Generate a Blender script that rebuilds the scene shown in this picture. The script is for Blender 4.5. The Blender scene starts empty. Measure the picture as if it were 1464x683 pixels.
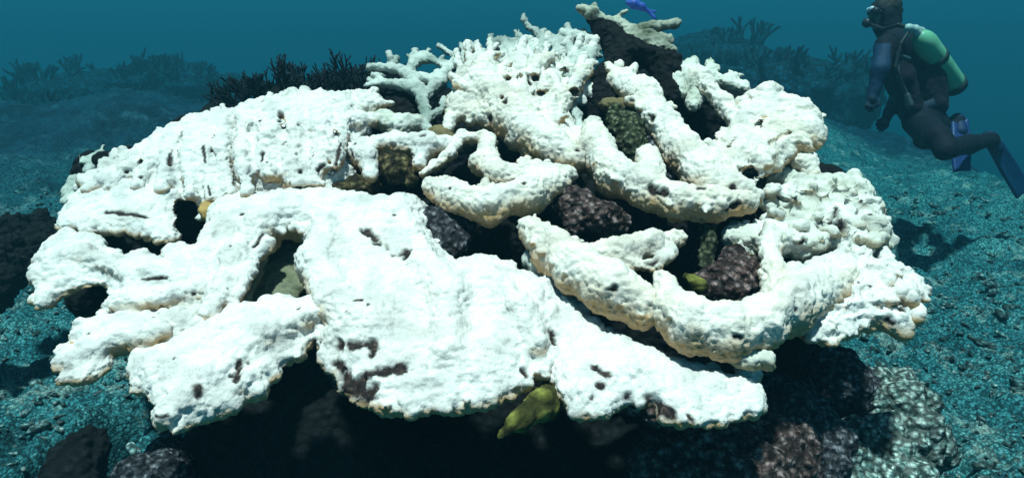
import bpy, math, random
import numpy as np
from mathutils import Vector, Matrix

random.seed(7)
RNG = np.random.default_rng(11)
S = bpy.context.scene
C = S.collection

# ------------------------------------------------------------------ camera
F = 954.0                      # focal length in photograph pixels (1464 wide)
PITCH = math.radians(16.0)
CAM = np.array([0.0, 0.0, 1.1])
cam_d = bpy.data.cameras.new('camera')
cam_d.sensor_width = 36.0
cam_d.lens = 36.0 * F / 1464.0
cam_d.clip_start = 0.02
cam_d.clip_end = 500
cam = bpy.data.objects.new('camera', cam_d)
cam.location = CAM
cam.rotation_euler = (math.radians(90) - PITCH, 0, 0)
C.objects.link(cam)
S.camera = cam

# ------------------------------------------------------------------ light
SUN_EL, SUN_AZ = math.radians(76), math.radians(203)   # azimuth clockwise from +Y: behind the camera, a little left
w = bpy.data.worlds.new('World')
S.world = w
w.use_nodes = True
nt = w.node_tree
nt.nodes.clear()
def N(t, typ, **kw):
    n = t.nodes.new(typ)
    for k, v in kw.items():
        if k.startswith('i_'):
            key = k[2:]
            n.inputs[int(key) if key.isdigit() else key.replace('_', ' ')].default_value = v
        else:
            setattr(n, k, v)
    return n
out = N(nt, 'ShaderNodeOutputWorld')
bgn = N(nt, 'ShaderNodeBackground')
tc = N(nt, 'ShaderNodeTexCoord')
sep = N(nt, 'ShaderNodeSeparateXYZ')
nt.links.new(tc.outputs['Generated'], sep.inputs[0])
ramp = N(nt, 'ShaderNodeValToRGB')
mr = N(nt, 'ShaderNodeMapRange', i_1=-1.0, i_2=1.0, i_3=0.0, i_4=1.0)
nt.links.new(sep.outputs[2], mr.inputs[0])
nt.links.new(mr.outputs[0], ramp.inputs[0])
WATER = (0.006, 0.098, 0.165)
e = ramp.color_ramp.elements
e[0].position = 0.0; e[0].color = (0.0005, 0.004, 0.007, 1)
e[1].position = 1.0; e[1].color = (0.06, 0.14, 0.18, 1)
for p, c in ((0.40, (0.001, 0.012, 0.02, 1)), (0.485, (0.01, 0.155, 0.195, 1)), (0.51, (0.02, 0.140, 0.195, 1)),
             (0.56, (0.02, 0.122, 0.185, 1)), (0.8, (0.02, 0.10, 0.15, 1))):
    q = e.new(p); q.color = c
# daylight sky seen through the round window overhead
sky = N(nt, 'ShaderNodeTexSky', sky_type='NISHITA', sun_disc=False, sun_elevation=SUN_EL, sun_rotation=SUN_AZ)
skm = N(nt, 'ShaderNodeVectorMath', operation='MULTIPLY')
skm.inputs[1].default_value = (0.032, 0.036, 0.036)
nt.links.new(sky.outputs[0], skm.inputs[0])
win = N(nt, 'ShaderNodeMapRange', interpolation_type='SMOOTHSTEP', i_1=0.60, i_2=0.75, i_3=0.0, i_4=1.0)
nt.links.new(sep.outputs[2], win.inputs[0])
mx = N(nt, 'ShaderNodeMix', data_type='RGBA')
nt.links.new(win.outputs[0], mx.inputs[0])
nt.links.new(ramp.outputs[0], mx.inputs[6])
nt.links.new(skm.outputs[0], mx.inputs[7])
nt.links.new(mx.outputs[2], bgn.inputs[0])
bgn.inputs[1].default_value = 1.0
nt.links.new(bgn.outputs[0], out.inputs[0])

sl = bpy.data.lights.new('sun', 'SUN')
sl.energy = 5.0
sl.angle = math.radians(3.0)
sl.color = (1.0, 0.87, 0.79)
so = bpy.data.objects.new('sun', sl)
so.rotation_euler = (math.radians(90) - SUN_EL, 0, -SUN_AZ + math.pi)   # lamp looks down -Z; tilt then turn
C.objects.link(so)
sdir = Vector((math.sin(SUN_AZ) * math.cos(SUN_EL), math.cos(SUN_AZ) * math.cos(SUN_EL), math.sin(SUN_EL)))
so.rotation_euler = sdir.to_track_quat('Z', 'Y').to_euler()

S.view_settings.view_transform = 'Standard'
S.view_settings.look = 'None'
S.view_settings.gamma = 1.0
S.view_settings.exposure = 0.3
S.render.engine = 'CYCLES'
S.cycles.max_bounces = 6
S.cycles.diffuse_bounces = 1
S.cycles.volume_bounces = 0
S.cycles.use_denoising = True

# ------------------------------------------------------------------ placing
CF = np.array([0, math.cos(PITCH), -math.sin(PITCH)])
CU = np.array([0, math.sin(PITCH), math.cos(PITCH)])
CR = np.array([1.0, 0, 0])
def at(px, py, d):
    """world point seen at a photograph pixel, d metres in front of the lens plane"""
    return CAM + d * (CF + CR * (px - 732) / F + CU * (341.5 - py) / F)
def proj(v):
    r = v - CAM
    d = r @ CF
    return 732 + F * (r @ CR) / d, 341.5 - F * (r @ CU) / d, d
DY = np.array([40, 100, 250, 390, 600, 700.0])
DD = np.array([2.16, 2.02, 1.72, 1.45, 1.15, 1.05])
def D(py):
    return float(np.interp(py, DY, DD))

# ------------------------------------------------------------------ noise
def _h(ix, iy, iz, s=0):
    n = (ix.astype(np.int64) * 374761393 + iy.astype(np.int64) * 668265263 + iz.astype(np.int64) * 2147483647 + s * 1274126177) & 0xffffffff
    n = ((n ^ (n >> 13)) * 1274126177) & 0xffffffff
    n = ((n ^ (n >> 16)) * 2246822519) & 0xffffffff
    return ((n ^ (n >> 15)) & 0xffffff) / float(0xffffff)
def vnoise(p, sc, s=0):
    q = p * sc
    i = np.floor(q).astype(np.int64)
    f = q - i
    f = f * f * f * (f * (f * 6 - 15) + 10)
    r = 0
    for dx in (0, 1):
        wx = f[:, 0] if dx else 1 - f[:, 0]
        for dy in (0, 1):
            wy = f[:, 1] if dy else 1 - f[:, 1]
            for dz in (0, 1):
                wz = f[:, 2] if dz else 1 - f[:, 2]
                r = r + wx * wy * wz * _h(i[:, 0] + dx, i[:, 1] + dy, i[:, 2] + dz, s)
    return r * 2 - 1
def fbm(p, sc, o=3, s=0, g=0.5):
    a, t, r = 1.0, 0, 0
    for k in range(o):
        r = r + a * vnoise(p, sc * 2 ** k, s + k * 17); t += a; a *= g
    return r / t
def cell(p, sc, s=0, flat=False):
    q = p * sc
    i = np.floor(q).astype(np.int64)
    best = np.full(len(p), 9.0)
    bid = np.zeros(len(p))
    for dx in (-1, 0, 1):
        for dy in (-1, 0, 1):
            for dz in ((0,) if flat else (-1, 0, 1)):
                a, b, c = i[:, 0] + dx, i[:, 1] + dy, i[:, 2] + dz
                fx = a + _h(a, b, c, s + 1) - q[:, 0]
                fy = b + _h(a, b, c, s + 2) - q[:, 1]
                fz = 0 if flat else c + _h(a, b, c, s + 3) - q[:, 2]
                dd = fx * fx + fy * fy + fz * fz
                m = dd < best
                best = np.where(m, dd, best)
                bid = np.where(m, _h(a, b, c, s + 4), bid)
    return np.sqrt(best), bid

# ------------------------------------------------------------------ implicit solids
class Solid:
    """rounded shapes blended into one closed skin"""
    def __init__(s, h=0.005, k=0.02, seed=0):
        s.h, s.k, s.ops, s.seed = h, k, [], seed
        s.lo = np.full(3, 1e9); s.hi = np.full(3, -1e9)
    def _box(s, pts, r):
        s.lo = np.minimum(s.lo, (np.min(pts, 0) - r)); s.hi = np.maximum(s.hi, (np.max(pts, 0) + r))
    def chain(s, pts, rad, flat=1.0, up=(0, 0, 1), k=None, sub=False, wob=0.0):
        pts = np.array(pts, float); rad = np.array(rad, float) * np.ones(len(pts))
        if wob:
            pts = pts + RNG.normal(0, wob, pts.shape)
        if not sub: s._box(pts, rad.max() + 0.02)
        s.ops.append(('chain', pts, rad, flat, np.array(up, float) / np.linalg.norm(up), k or s.k, sub))
    def tube(s, px, rad, **kw):
        """points as (px, py, offset) in photograph pixels + metres behind the colony's mean surface"""
        P, R = [], []
        rr = rad if hasattr(rad, '__len__') else [rad] * len(px)
        for q, r in zip(px, rr):
            o = q[2] if len(q) > 2 else 0
            d = D(q[1]) + o
            P.append(at(q[0], q[1], d)); R.append(r * d / F)
        s.chain(P, R, **kw)
        return s
    def plate(s, px, top=0.03, bot=0.02, R=0.05, off=0.0, jit=0.018, jsc=26, k=None, warp=0.012, rim=True):
        if rim: s.rim(px, off)
        P = []
        for q in px:
            o = (q[2] if len(q) > 2 else 0) + off
            P.append(at(q[0], q[1], D(q[1]) + o))
        P = np.array(P)
        c = P.mean(0)
        u, sv, vt = np.linalg.svd(P - c)
        n = vt[2]
        if n[2] < 0: n = -n
        ax = vt[0]; ay = np.cross(n, ax)
        Q = np.stack([(P - c) @ ax, (P - c) @ ay], 1)
        H = (P - c) @ n
        s._box(P, max(top, bot) + 0.035)
        s.ops.append(('plate', c, ax, ay, n, Q, H, top, bot, R, jit, jsc, k or s.k, warp))
        return s
    def nubs(s, line, n, r=7, L=16, ang=(-150, -30), off=-.04, k=.008, doff=.02):
        """short blunt branch tips growing from a line (degrees: -90 is up in the picture)"""
        line = [(q[0], q[1], q[2] if len(q) > 2 else 0) for q in line]
        for _ in range(n):
            j = int(RNG.integers(0, len(line) - 1)); t_ = RNG.random()
            b = [line[j][i] + (line[j + 1][i] - line[j][i]) * t_ for i in range(3)]
            a_ = math.radians(RNG.uniform(*ang)); l_ = L * RNG.uniform(.5, 1.3); r_ = r * RNG.uniform(.7, 1.25)
            dz = RNG.uniform(-doff, doff)
            s.tube([(b[0], b[1], b[2] + off), (b[0] + l_ * .55 * math.cos(a_), b[1] + l_ * .55 * math.sin(a_), b[2] + off + dz * .4),
                    (b[0] + l_ * math.cos(a_ + .2), b[1] + l_ * math.sin(a_ + .2), b[2] + off + dz)], [r_, r_ * .95, r_ * .8], k=k)
        return s
    def rim(s, px, off, step=11, r=6.0, L=7, k=.006):
        """knobs budding outward all along an outline"""
        A = np.array([(q[0], q[1]) for q in px], float)
        area = 0.5 * np.sum(A[:, 0] * np.roll(A[:, 1], -1) - np.roll(A[:, 0], -1) * A[:, 1])
        for j in range(len(A)):
            a, b = A[j], A[(j + 1) % len(A)]
            L_ = np.linalg.norm(b - a); nr = np.array([(b - a)[1], -(b - a)[0]]) / max(L_, 1e-6) * (1 if area > 0 else -1)
            o0 = px[j][2] if len(px[j]) > 2 else 0
            for i in range(max(1, int(L_ / step + RNG.random()))):
                p_ = a + (b - a) * RNG.random(); l_ = L * RNG.uniform(.0, 1.3); r_ = r * RNG.uniform(.45, 1.4)
                q = p_ - nr * r * 1.7; e_ = p_ + nr * (l_ - r_ * .7)
                s.tube([(q[0], q[1], off + o0), (e_[0], e_[1], off + o0 + RNG.uniform(-.01, .01))], [r_, r_ * .85], k=k)
    def build(s):
        h = s.h
        n = np.ceil((s.hi - s.lo) / h).astype(int) + 3
        s.ops.sort(key=lambda q: (q[0] == 'chain' and q[6]))
        o = s.lo - h
        X = [o[i] + h * np.arange(n[i]) for i in range(3)]
        V = np.full(tuple(n), 0.08, np.float32)
        for op in s.ops:
            if op[0] == 'chain':
                _, pts, rad, flat, up, k, sub = op
                for j in range(max(1, len(pts) - 1)):
                    a = pts[j]; b = pts[min(j + 1, len(pts) - 1)]
                    ra, rb = rad[j], rad[min(j + 1, len(pts) - 1)]
                    m = max(ra, rb) + 0.035 + (k if not sub else 0)
                    lo = np.clip(((np.minimum(a, b) - m - o) / h).astype(int), 0, n - 1)
                    hi = np.clip(((np.maximum(a, b) + m - o) / h).astype(int) + 2, 1, n)
                    if (hi <= lo).any(): continue
                    g = np.stack(np.meshgrid(*[X[i][lo[i]:hi[i]] for i in range(3)], indexing='ij'), -1)
                    ab = b - a
                    L = ab @ ab
                    t = np.clip(((g - a) @ ab) / L, 0, 1) if L > 1e-12 else np.zeros(g.shape[:3])
                    v = g - a - t[..., None] * ab
                    if flat != 1.0:
                        z = v @ up
                        v = v + z[..., None] * up * (1 / flat - 1)
                    dd = np.sqrt((v * v).sum(-1)) - (ra + (rb - ra) * t)
                    sl_ = tuple(slice(lo[i], hi[i]) for i in range(3))
                    W = V[sl_]
                    if sub:
                        V[sl_] = np.maximum(W, -dd)
                    else:
                        hh = np.clip(0.5 + 0.5 * (W - dd) / k, 0, 1)
                        V[sl_] = W * (1 - hh) + dd * hh - k * hh * (1 - hh)
            else:
                _, c, ax, ay, nn, Q, H, top, bot, R, jit, jsc, k, warp = op
                P3 = c + Q[:, :1] * ax + Q[:, 1:] * ay + H[:, None] * nn
                m = max(top, bot) + 0.035 + k
                lo = np.clip(((P3.min(0) - m - o) / h).astype(int), 0, n - 1)
                hi = np.clip(((P3.max(0) + m - o) / h).astype(int) + 2, 1, n)
                g = np.stack(np.meshgrid(*[X[i][lo[i]:hi[i]] for i in range(3)], indexing='ij'), -1)
                sh = g.shape[:3]
                g = g.reshape(-1, 3) - c
                zc = g @ nn
                hr = max(abs(H)) + m
                cand = np.where(np.abs(zc) < hr)[0]
                x = (g[cand] @ ax); y = (g[cand] @ ay); z = zc[cand]
                # coarse 2D tables: outline distance and mid-surface height
                cs = 0.005
                gx0, gy0 = Q.min(0) - m - 0.02; gx1, gy1 = Q.max(0) + m + 0.02
                nx, ny = int((gx1 - gx0) / cs) + 2, int((gy1 - gy0) / cs) + 2
                TX, TY = np.meshgrid(gx0 + cs * np.arange(nx), gy0 + cs * np.arange(ny), indexing='ij')
                tx, ty = TX.ravel(), TY.ravel()
                dmin = np.full(tx.shape, 9.0); ins = np.zeros(tx.shape, bool)
                wsum = np.zeros(tx.shape); hs = np.zeros(tx.shape)
                for j in range(len(Q)):
                    (x0, y0), (x1, y1) = Q[j], Q[(j + 1) % len(Q)]
                    ex, ey = x1 - x0, y1 - y0
                    tt = np.clip(((tx - x0) * ex + (ty - y0) * ey) / (ex * ex + ey * ey + 1e-12), 0, 1)
                    d2 = (tx - x0 - tt * ex) ** 2 + (ty - y0 - tt * ey) ** 2
                    dmin = np.minimum(dmin, np.sqrt(d2))
                    el = math.sqrt(ex * ex + ey * ey)
                    ww = el / (d2 + 0.0004)
                    wsum += ww; hs += ww * (H[j] + (H[(j + 1) % len(Q)] - H[j]) * tt)
                    cr = ((y0 > ty) != (y1 > ty)) & (tx < ex * (ty - y0) / (ey if abs(ey) > 1e-12 else 1e-12) + x0)
                    ins ^= cr
                sd = np.where(ins, -dmin, dmin)
                pp = np.stack([tx, ty, np.full_like(tx, s.seed * 1.7)], 1)
                c1, _ = cell(pp, jsc, s.seed, flat=True)
                sd = sd + jit * (fbm(pp, jsc, 2, s.seed + 3) + 0.9 * (c1 - 0.45))
                mh = hs / wsum + warp * fbm(pp, 7, 2, s.seed + 9)
                sd = sd.reshape(nx, ny); mh = mh.reshape(nx, ny)
                fx = (x - gx0) / cs; fy = (y - gy0) / cs
                ok = (fx >= 0) & (fy >= 0) & (fx < nx - 1.01) & (fy < ny - 1.01)
                cand = cand[ok]; fx = fx[ok]; fy = fy[ok]; z = z[ok]
                ix, iy = fx.astype(int), fy.astype(int); fx = fx - ix; fy = fy - iy
                def bil(T): return (T[ix, iy] * (1 - fx) + T[ix + 1, iy] * fx) * (1 - fy) + (T[ix, iy + 1] * (1 - fx) + T[ix + 1, iy + 1] * fx) * fy
                S2, M2 = bil(sd), bil(mh)
                uu = np.maximum((S2 + R) / R, 0)
                zz = z - M2
                tt = np.where(zz > 0, top, bot)
                val = (np.sqrt(uu * uu + (zz / tt) ** 2) - 1) * min(top, bot)
                sl_ = tuple(slice(lo[i], hi[i]) for i in range(3))
                W = V[sl_].reshape(-1).copy()
                wv = W[cand]
                hh = np.clip(0.5 + 0.5 * (wv - val) / k, 0, 1)
                W[cand] = wv * (1 - hh) + val * hh - k * hh * (1 - hh)
                V[sl_] = W.reshape(sh)
        V[0] = V[-1] = 0.08; V[:, 0] = V[:, -1] = 0.08; V[:, :, 0] = V[:, :, -1] = 0.08
        return surfnet(V, o, h)

def surfnet(V, o, h):
    sg = V < 0
    n = V.shape
    cnt = np.zeros((n[0] - 1, n[1] - 1, n[2] - 1), np.int8)
    offs = [(a, b, c) for a in (0, 1) for b in (0, 1) for c in (0, 1)]
    def sub(A, q): return A[q[0]:n[0] - 1 + q[0], q[1]:n[1] - 1 + q[1], q[2]:n[2] - 1 + q[2]]
    for q in offs: cnt += sub(sg, q)
    act = (cnt > 0) & (cnt < 8)
    I = np.argwhere(act)
    idx = np.full(act.shape, -1, np.int32)
    idx[act] = np.arange(len(I))
    cv = {q: V[I[:, 0] + q[0], I[:, 1] + q[1], I[:, 2] + q[2]].astype(float) for q in offs}
    acc = np.zeros((len(I), 3)); num = np.zeros(len(I))
    for q in offs:
        for a in range(3):
            if q[a] == 0:
                r = list(q); r[a] = 1; r = tuple(r)
                va, vb = cv[q], cv[r]
                m = (va < 0) != (vb < 0)
                t = np.where(m, va / np.where(m, va - vb, 1), 0)
                p = np.tile(np.array(q, float), (len(I), 1)); p[:, a] = t
                acc += p * m[:, None]; num += m
    verts = o + h * (I + acc / num[:, None])
    faces = []
    for a in range(3):
        b, c = (a + 1) % 3, (a + 2) % 3
        s0 = [slice(1, n[i] - 1) for i in range(3)]; s0[a] = slice(0, n[a] - 1)
        s1 = list(s0); s1[a] = slice(1, n[a])
        A, B = sg[tuple(s0)], sg[tuple(s1)]
        E = np.argwhere(A != B)
        fl = A[E[:, 0], E[:, 1], E[:, 2]]
        st = np.array([1, 1, 1]); st[a] = 0
        E = E + st
        def cid(db, dc):
            q = E.copy(); q[:, b] -= db; q[:, c] -= dc
            return idx[q[:, 0], q[:, 1], q[:, 2]]
        f = np.stack([cid(1, 1), cid(0, 1), cid(0, 0), cid(1, 0)], 1)
        f[~fl] = f[~fl][:, ::-1]
        faces.append(f)
    return verts, np.concatenate(faces)

def vnormals(v, f):
    n = np.cross(v[f[:, 2]] - v[f[:, 0]], v[f[:, 3]] - v[f[:, 1]])
    r = np.zeros_like(v)
    for a in range(3):
        for j in range(4):
            r[:, a] += np.bincount(f[:, j], n[:, a], len(v))
    return r / (np.linalg.norm(r, axis=1)[:, None] + 1e-12)

def relax(v, f, it=1):
    for _ in range(it):
        s = np.zeros_like(v); c = np.zeros(len(v))
        for j in range(4):
            for k in (1, 3):
                t = f[:, (j + k) % 4]
                for a in range(3): s[:, a] += np.bincount(f[:, j], v[t, a], len(v))
                c += np.bincount(f[:, j], None, len(v))
        v = 0.5 * v + 0.5 * s / c[:, None]
    return v

def link_mesh(name, v, f, mats, parent=None, attrs=None, smooth=True, fmat=None):
    me = bpy.data.meshes.new(name)
    v = np.ascontiguousarray(v, np.float32)
    me.vertices.add(len(v)); me.vertices.foreach_set('co', v.ravel())
    f = np.ascontiguousarray(f, np.int32)
    k = f.shape[1]
    me.loops.add(f.size); me.loops.foreach_set('vertex_index', f.ravel())
    me.polygons.add(len(f))
    me.polygons.foreach_set('loop_start', np.arange(0, f.size, k, dtype=np.int32))
    me.polygons.foreach_set('loop_total', np.full(len(f), k, np.int32))
    if smooth: me.polygons.foreach_set('use_smooth', np.ones(len(f), bool))
    for m in (mats if isinstance(mats, (list, tuple)) else [mats]): me.materials.append(m)
    if fmat is not None: me.polygons.foreach_set('material_index', fmat.astype(np.int32))
    for an, av in (attrs or {}).items():
        at_ = me.attributes.new(an, 'FLOAT', 'POINT'); at_.data.foreach_set('value', np.ascontiguousarray(av, np.float32))
    me.update(calc_edges=True); me.validate()
    ob = bpy.data.objects.new(name, me)
    C.objects.link(ob)
    if parent: ob.parent = parent
    return ob

def tag(o, label=None, cat=None, group=None, kind=None):
    if label: o['label'] = label
    if cat: o['category'] = cat
    if group: o['group'] = group
    if kind: o['kind'] = kind
    return o
def empty(name, label, cat, group=None):
    o = bpy.data.objects.new(name, None); C.objects.link(o); o.empty_display_size = 0.1
    return tag(o, label, cat, group)

# ------------------------------------------------------------------ materials
def mat(name, rough=0.8):
    m = bpy.data.materials.new(name); m.use_nodes = True
    t = m.node_tree
    b = t.nodes['Principled BSDF']; b.inputs['Roughness'].default_value = rough
    b.inputs['Specular IOR Level'].default_value = 0.25
    return m, t, b
def ramp_node(t, stops, interp='LINEAR'):
    r = N(t, 'ShaderNodeValToRGB'); r.color_ramp.interpolation = interp
    el = r.color_ramp.elements
    el[0].position = stops[0][0]; el[0].color = (*stops[0][1], 1)
    el[1].position = stops[-1][0]; el[1].color = (*stops[-1][1], 1)
    for p, c in stops[1:-1]:
        q = el.new(p); q.color = (*c, 1)
    return r
def objco(t):
    return N(t, 'ShaderNodeTexCoord').outputs['Object']
def noise(t, co, sc, det=4, rough=0.6, dist=0.0):
    n = N(t, 'ShaderNodeTexNoise', i_Scale=sc, i_Detail=det, i_Roughness=rough, i_Distortion=dist)
    t.links.new(co, n.inputs['Vector']); return n.outputs['Fac']
def mixc(t, fac, a, b, blend='MIX'):
    m = N(t, 'ShaderNodeMix', data_type='RGBA', blend_type=blend)
    for i, x in ((0, fac), (6, a), (7, b)):
        if hasattr(x, 'is_linked'): t.links.new(x, m.inputs[i])
        elif i == 0: m.inputs[0].default_value = x
        else: m.inputs[i].default_value = (*x, 1)
    return m.outputs[2]
def bump(t, b, hgt, st=0.5, dist=0.003, prev=None):
    n = N(t, 'ShaderNodeBump', i_Strength=st, i_Distance=dist)
    t.links.new(hgt, n.inputs['Height'])
    if prev: t.links.new(prev, n.inputs['Normal'])
    t.links.new(n.outputs[0], b.inputs['Normal'])
    return n.outputs[0]
def attr(t, name):
    return N(t, 'ShaderNodeAttribute', attribute_name=name).outputs['Fac']

def coral_mat(name, white=(0.91, 0.88, 0.86), tint=(0.80, 0.74, 0.66), tan=(0.52, 0.29, 0.10), tintamt=0.5):
    m, t, b = mat(name, 0.75)
    co = objco(t)
    n1 = noise(t, co, 9, 4)
    n2 = noise(t, co, 70, 5, 0.7)
    r1 = ramp_node(t, [(0.40, (0, 0, 0)), (0.70, (tintamt,) * 3)])
    t.links.new(n1, r1.inputs[0])
    col = mixc(t, r1.outputs[0], white, tint)
    # fine mottling of the polyp cups
    vo = N(t, 'ShaderNodeTexVoronoi', i_Scale=190.0); t.links.new(co, vo.inputs['Vector'])
    r3 = ramp_node(t, [(0.0, (0.5, 0.5, 0.5)), (0.4, (1, 1, 1))]); t.links.new(vo.outputs['Distance'], r3.inputs[0])
    col = mixc(t, 0.5, col, r3.outputs[0], 'MULTIPLY')
    n6 = noise(t, co, 12, 6, 0.6)
    r6 = ramp_node(t, [(0.36, (0.68, 0.68, 0.70)), (0.52, (1, 1, 1))]); t.links.new(n6, r6.inputs[0])
    col = mixc(t, 0.8, col, r6.outputs[0], 'MULTIPLY')
    # underside tan: living tissue, plus shade painted on downward faces
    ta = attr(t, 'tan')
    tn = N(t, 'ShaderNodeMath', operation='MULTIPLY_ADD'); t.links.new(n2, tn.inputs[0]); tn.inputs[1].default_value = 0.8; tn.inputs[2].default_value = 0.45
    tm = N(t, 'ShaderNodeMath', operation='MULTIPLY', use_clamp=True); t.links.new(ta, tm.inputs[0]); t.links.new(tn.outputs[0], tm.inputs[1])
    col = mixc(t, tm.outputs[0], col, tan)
    # dead patches overgrown with dark turf
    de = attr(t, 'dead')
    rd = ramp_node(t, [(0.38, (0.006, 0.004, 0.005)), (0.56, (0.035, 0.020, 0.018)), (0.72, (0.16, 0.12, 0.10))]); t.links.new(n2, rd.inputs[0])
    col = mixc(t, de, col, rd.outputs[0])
    t.links.new(col, b.inputs['Base Color'])
    p = bump(t, b, vo.outputs['Distance'], 0.4, 0.002)
    bump(t, b, n2, 0.35, 0.004, p)
    return m
def rough_mat(name, stops, sc=40, bsc=60, dist=0.02, sc2=6, mul=((0.35, (0.55,) * 3), (0.65, (1,) * 3)), vor=0):
    m, t, b = mat(name, 0.9)
    co = objco(t)
    n1 = noise(t, co, sc, 6, 0.7)
    r = ramp_node(t, stops); t.links.new(n1, r.inputs[0])
    n3 = noise(t, co, sc2, 4)
    r2 = ramp_node(t, list(mul)); t.links.new(n3, r2.inputs[0])
    col = mixc(t, 1.0, r.outputs[0], r2.outputs[0], 'MULTIPLY')
    vo = N(t, 'ShaderNodeTexVoronoi', i_Scale=sc * 1.1); t.links.new(co, vo.inputs['Vector'])
    r4 = ramp_node(t, [(0.12, (1.25,) * 3), (0.62, (0.10,) * 3)]); t.links.new(vo.outputs['Distance'], r4.inputs[0])
    col = mixc(t, 0.9, col, r4.outputs[0], 'MULTIPLY')
    t.links.new(col, b.inputs['Base Color'])
    n2 = noise(t, co, bsc, 5, 0.7)
    p = bump(t, b, vo.outputs['Distance'], 0.7, -dist)
    bump(t, b, n2, 0.5, dist * .5, p)
    return m
def plain_mat(name, col, rough=0.5, var=0.25, sc=25):
    m, t, b = mat(name, rough)
    co = objco(t)
    n1 = noise(t, co, sc, 4)
    lo = tuple(c * (1 - var) for c in col); hi = tuple(min(1, c * (1 + var)) for c in col)
    r = ramp_node(t, [(0.3, lo), (0.7, hi)]); t.links.new(n1, r.inputs[0])
    t.links.new(r.outputs[0], b.inputs['Base Color'])
    return m

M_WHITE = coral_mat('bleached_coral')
M_GREY = coral_mat('greyish_coral', white=(0.66, 0.70, 0.66), tint=(0.15, 0.22, 0.19), tan=(0.2, 0.2, 0.12), tintamt=0.9)
M_CREAM = coral_mat('cream_coral', white=(0.84, 0.84, 0.78), tint=(0.40, 0.44, 0.34), tan=(0.3, 0.24, 0.12), tintamt=0.9)
M_TANC = coral_mat('tan_coral', white=(0.26, 0.20, 0.10), tint=(0.10, 0.09, 0.03), tan=(0.10, 0.06, 0.03), tintamt=1.0)
M_WARM = coral_mat('warm_white_coral', white=(0.92, 0.88, 0.82), tint=(0.86, 0.73, 0.54), tan=(0.50, 0.28, 0.10), tintamt=0.45)
M_PALE = coral_mat('pale_coral', white=(0.90, 0.88, 0.83), tint=(0.62, 0.62, 0.52), tan=(0.4, 0.28, 0.12), tintamt=0.8)
M_HOLLOWC = coral_mat('shaded_olive_coral', white=(0.34, 0.34, 0.24), tint=(0.12, 0.13, 0.07), tan=(0.16, 0.11, 0.04), tintamt=1.0)  # olive-grey coral with the shade of the hollow put into its colour
M_CRUST = coral_mat('crust_coral', white=(0.58, 0.60, 0.50), tint=(0.14, 0.16, 0.11), tan=(0.06, 0.05, 0.03), tintamt=1.0)
M_TANROCK = rough_mat('tan_crust', [(0.36, (0.02, 0.014, 0.008)), (0.5, (0.16, 0.12, 0.05)), (0.66, (0.42, 0.34, 0.18))], sc=45)
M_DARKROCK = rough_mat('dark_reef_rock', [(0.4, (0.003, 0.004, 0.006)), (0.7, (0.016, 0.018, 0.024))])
M_BROWN = rough_mat('brown_rock', [(0.36, (0.03, 0.016, 0.016)), (0.48, (0.18, 0.105, 0.10)), (0.60, (0.55, 0.42, 0.42))], sc=55)
M_GREYROCK = rough_mat('grey_rock', [(0.36, (0.016, 0.016, 0.022)), (0.5, (0.11, 0.11, 0.14)), (0.62, (0.46, 0.44, 0.50))], sc=60)
M_GREENROCK = rough_mat('green_grey_rock', [(0.34, (0.03, 0.08, 0.08)), (0.45, (0.24, 0.40, 0.38)), (0.58, (0.85, 0.95, 0.9))], sc=58)
M_OLIVE = rough_mat('olive_algae', [(0.35, (0.02, 0.03, 0.015)), (0.5, (0.13, 0.16, 0.08)), (0.68, (0.42, 0.44, 0.30))], sc=60)
M_YELLOW = rough_mat('yellow_sponge', [(0.35, (0.12, 0.12, 0.02)), (0.65, (0.42, 0.42, 0.10))], sc=30)
M_DARKCORAL = rough_mat('dark_coral', [(0.4, (0.006, 0.012, 0.022)), (0.65, (0.03, 0.05, 0.07))], sc=40)
M_FARCORAL = rough_mat('far_coral', [(0.4, (0.002, 0.02, 0.05)), (0.65, (0.01, 0.10, 0.17))], sc=14)

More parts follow.
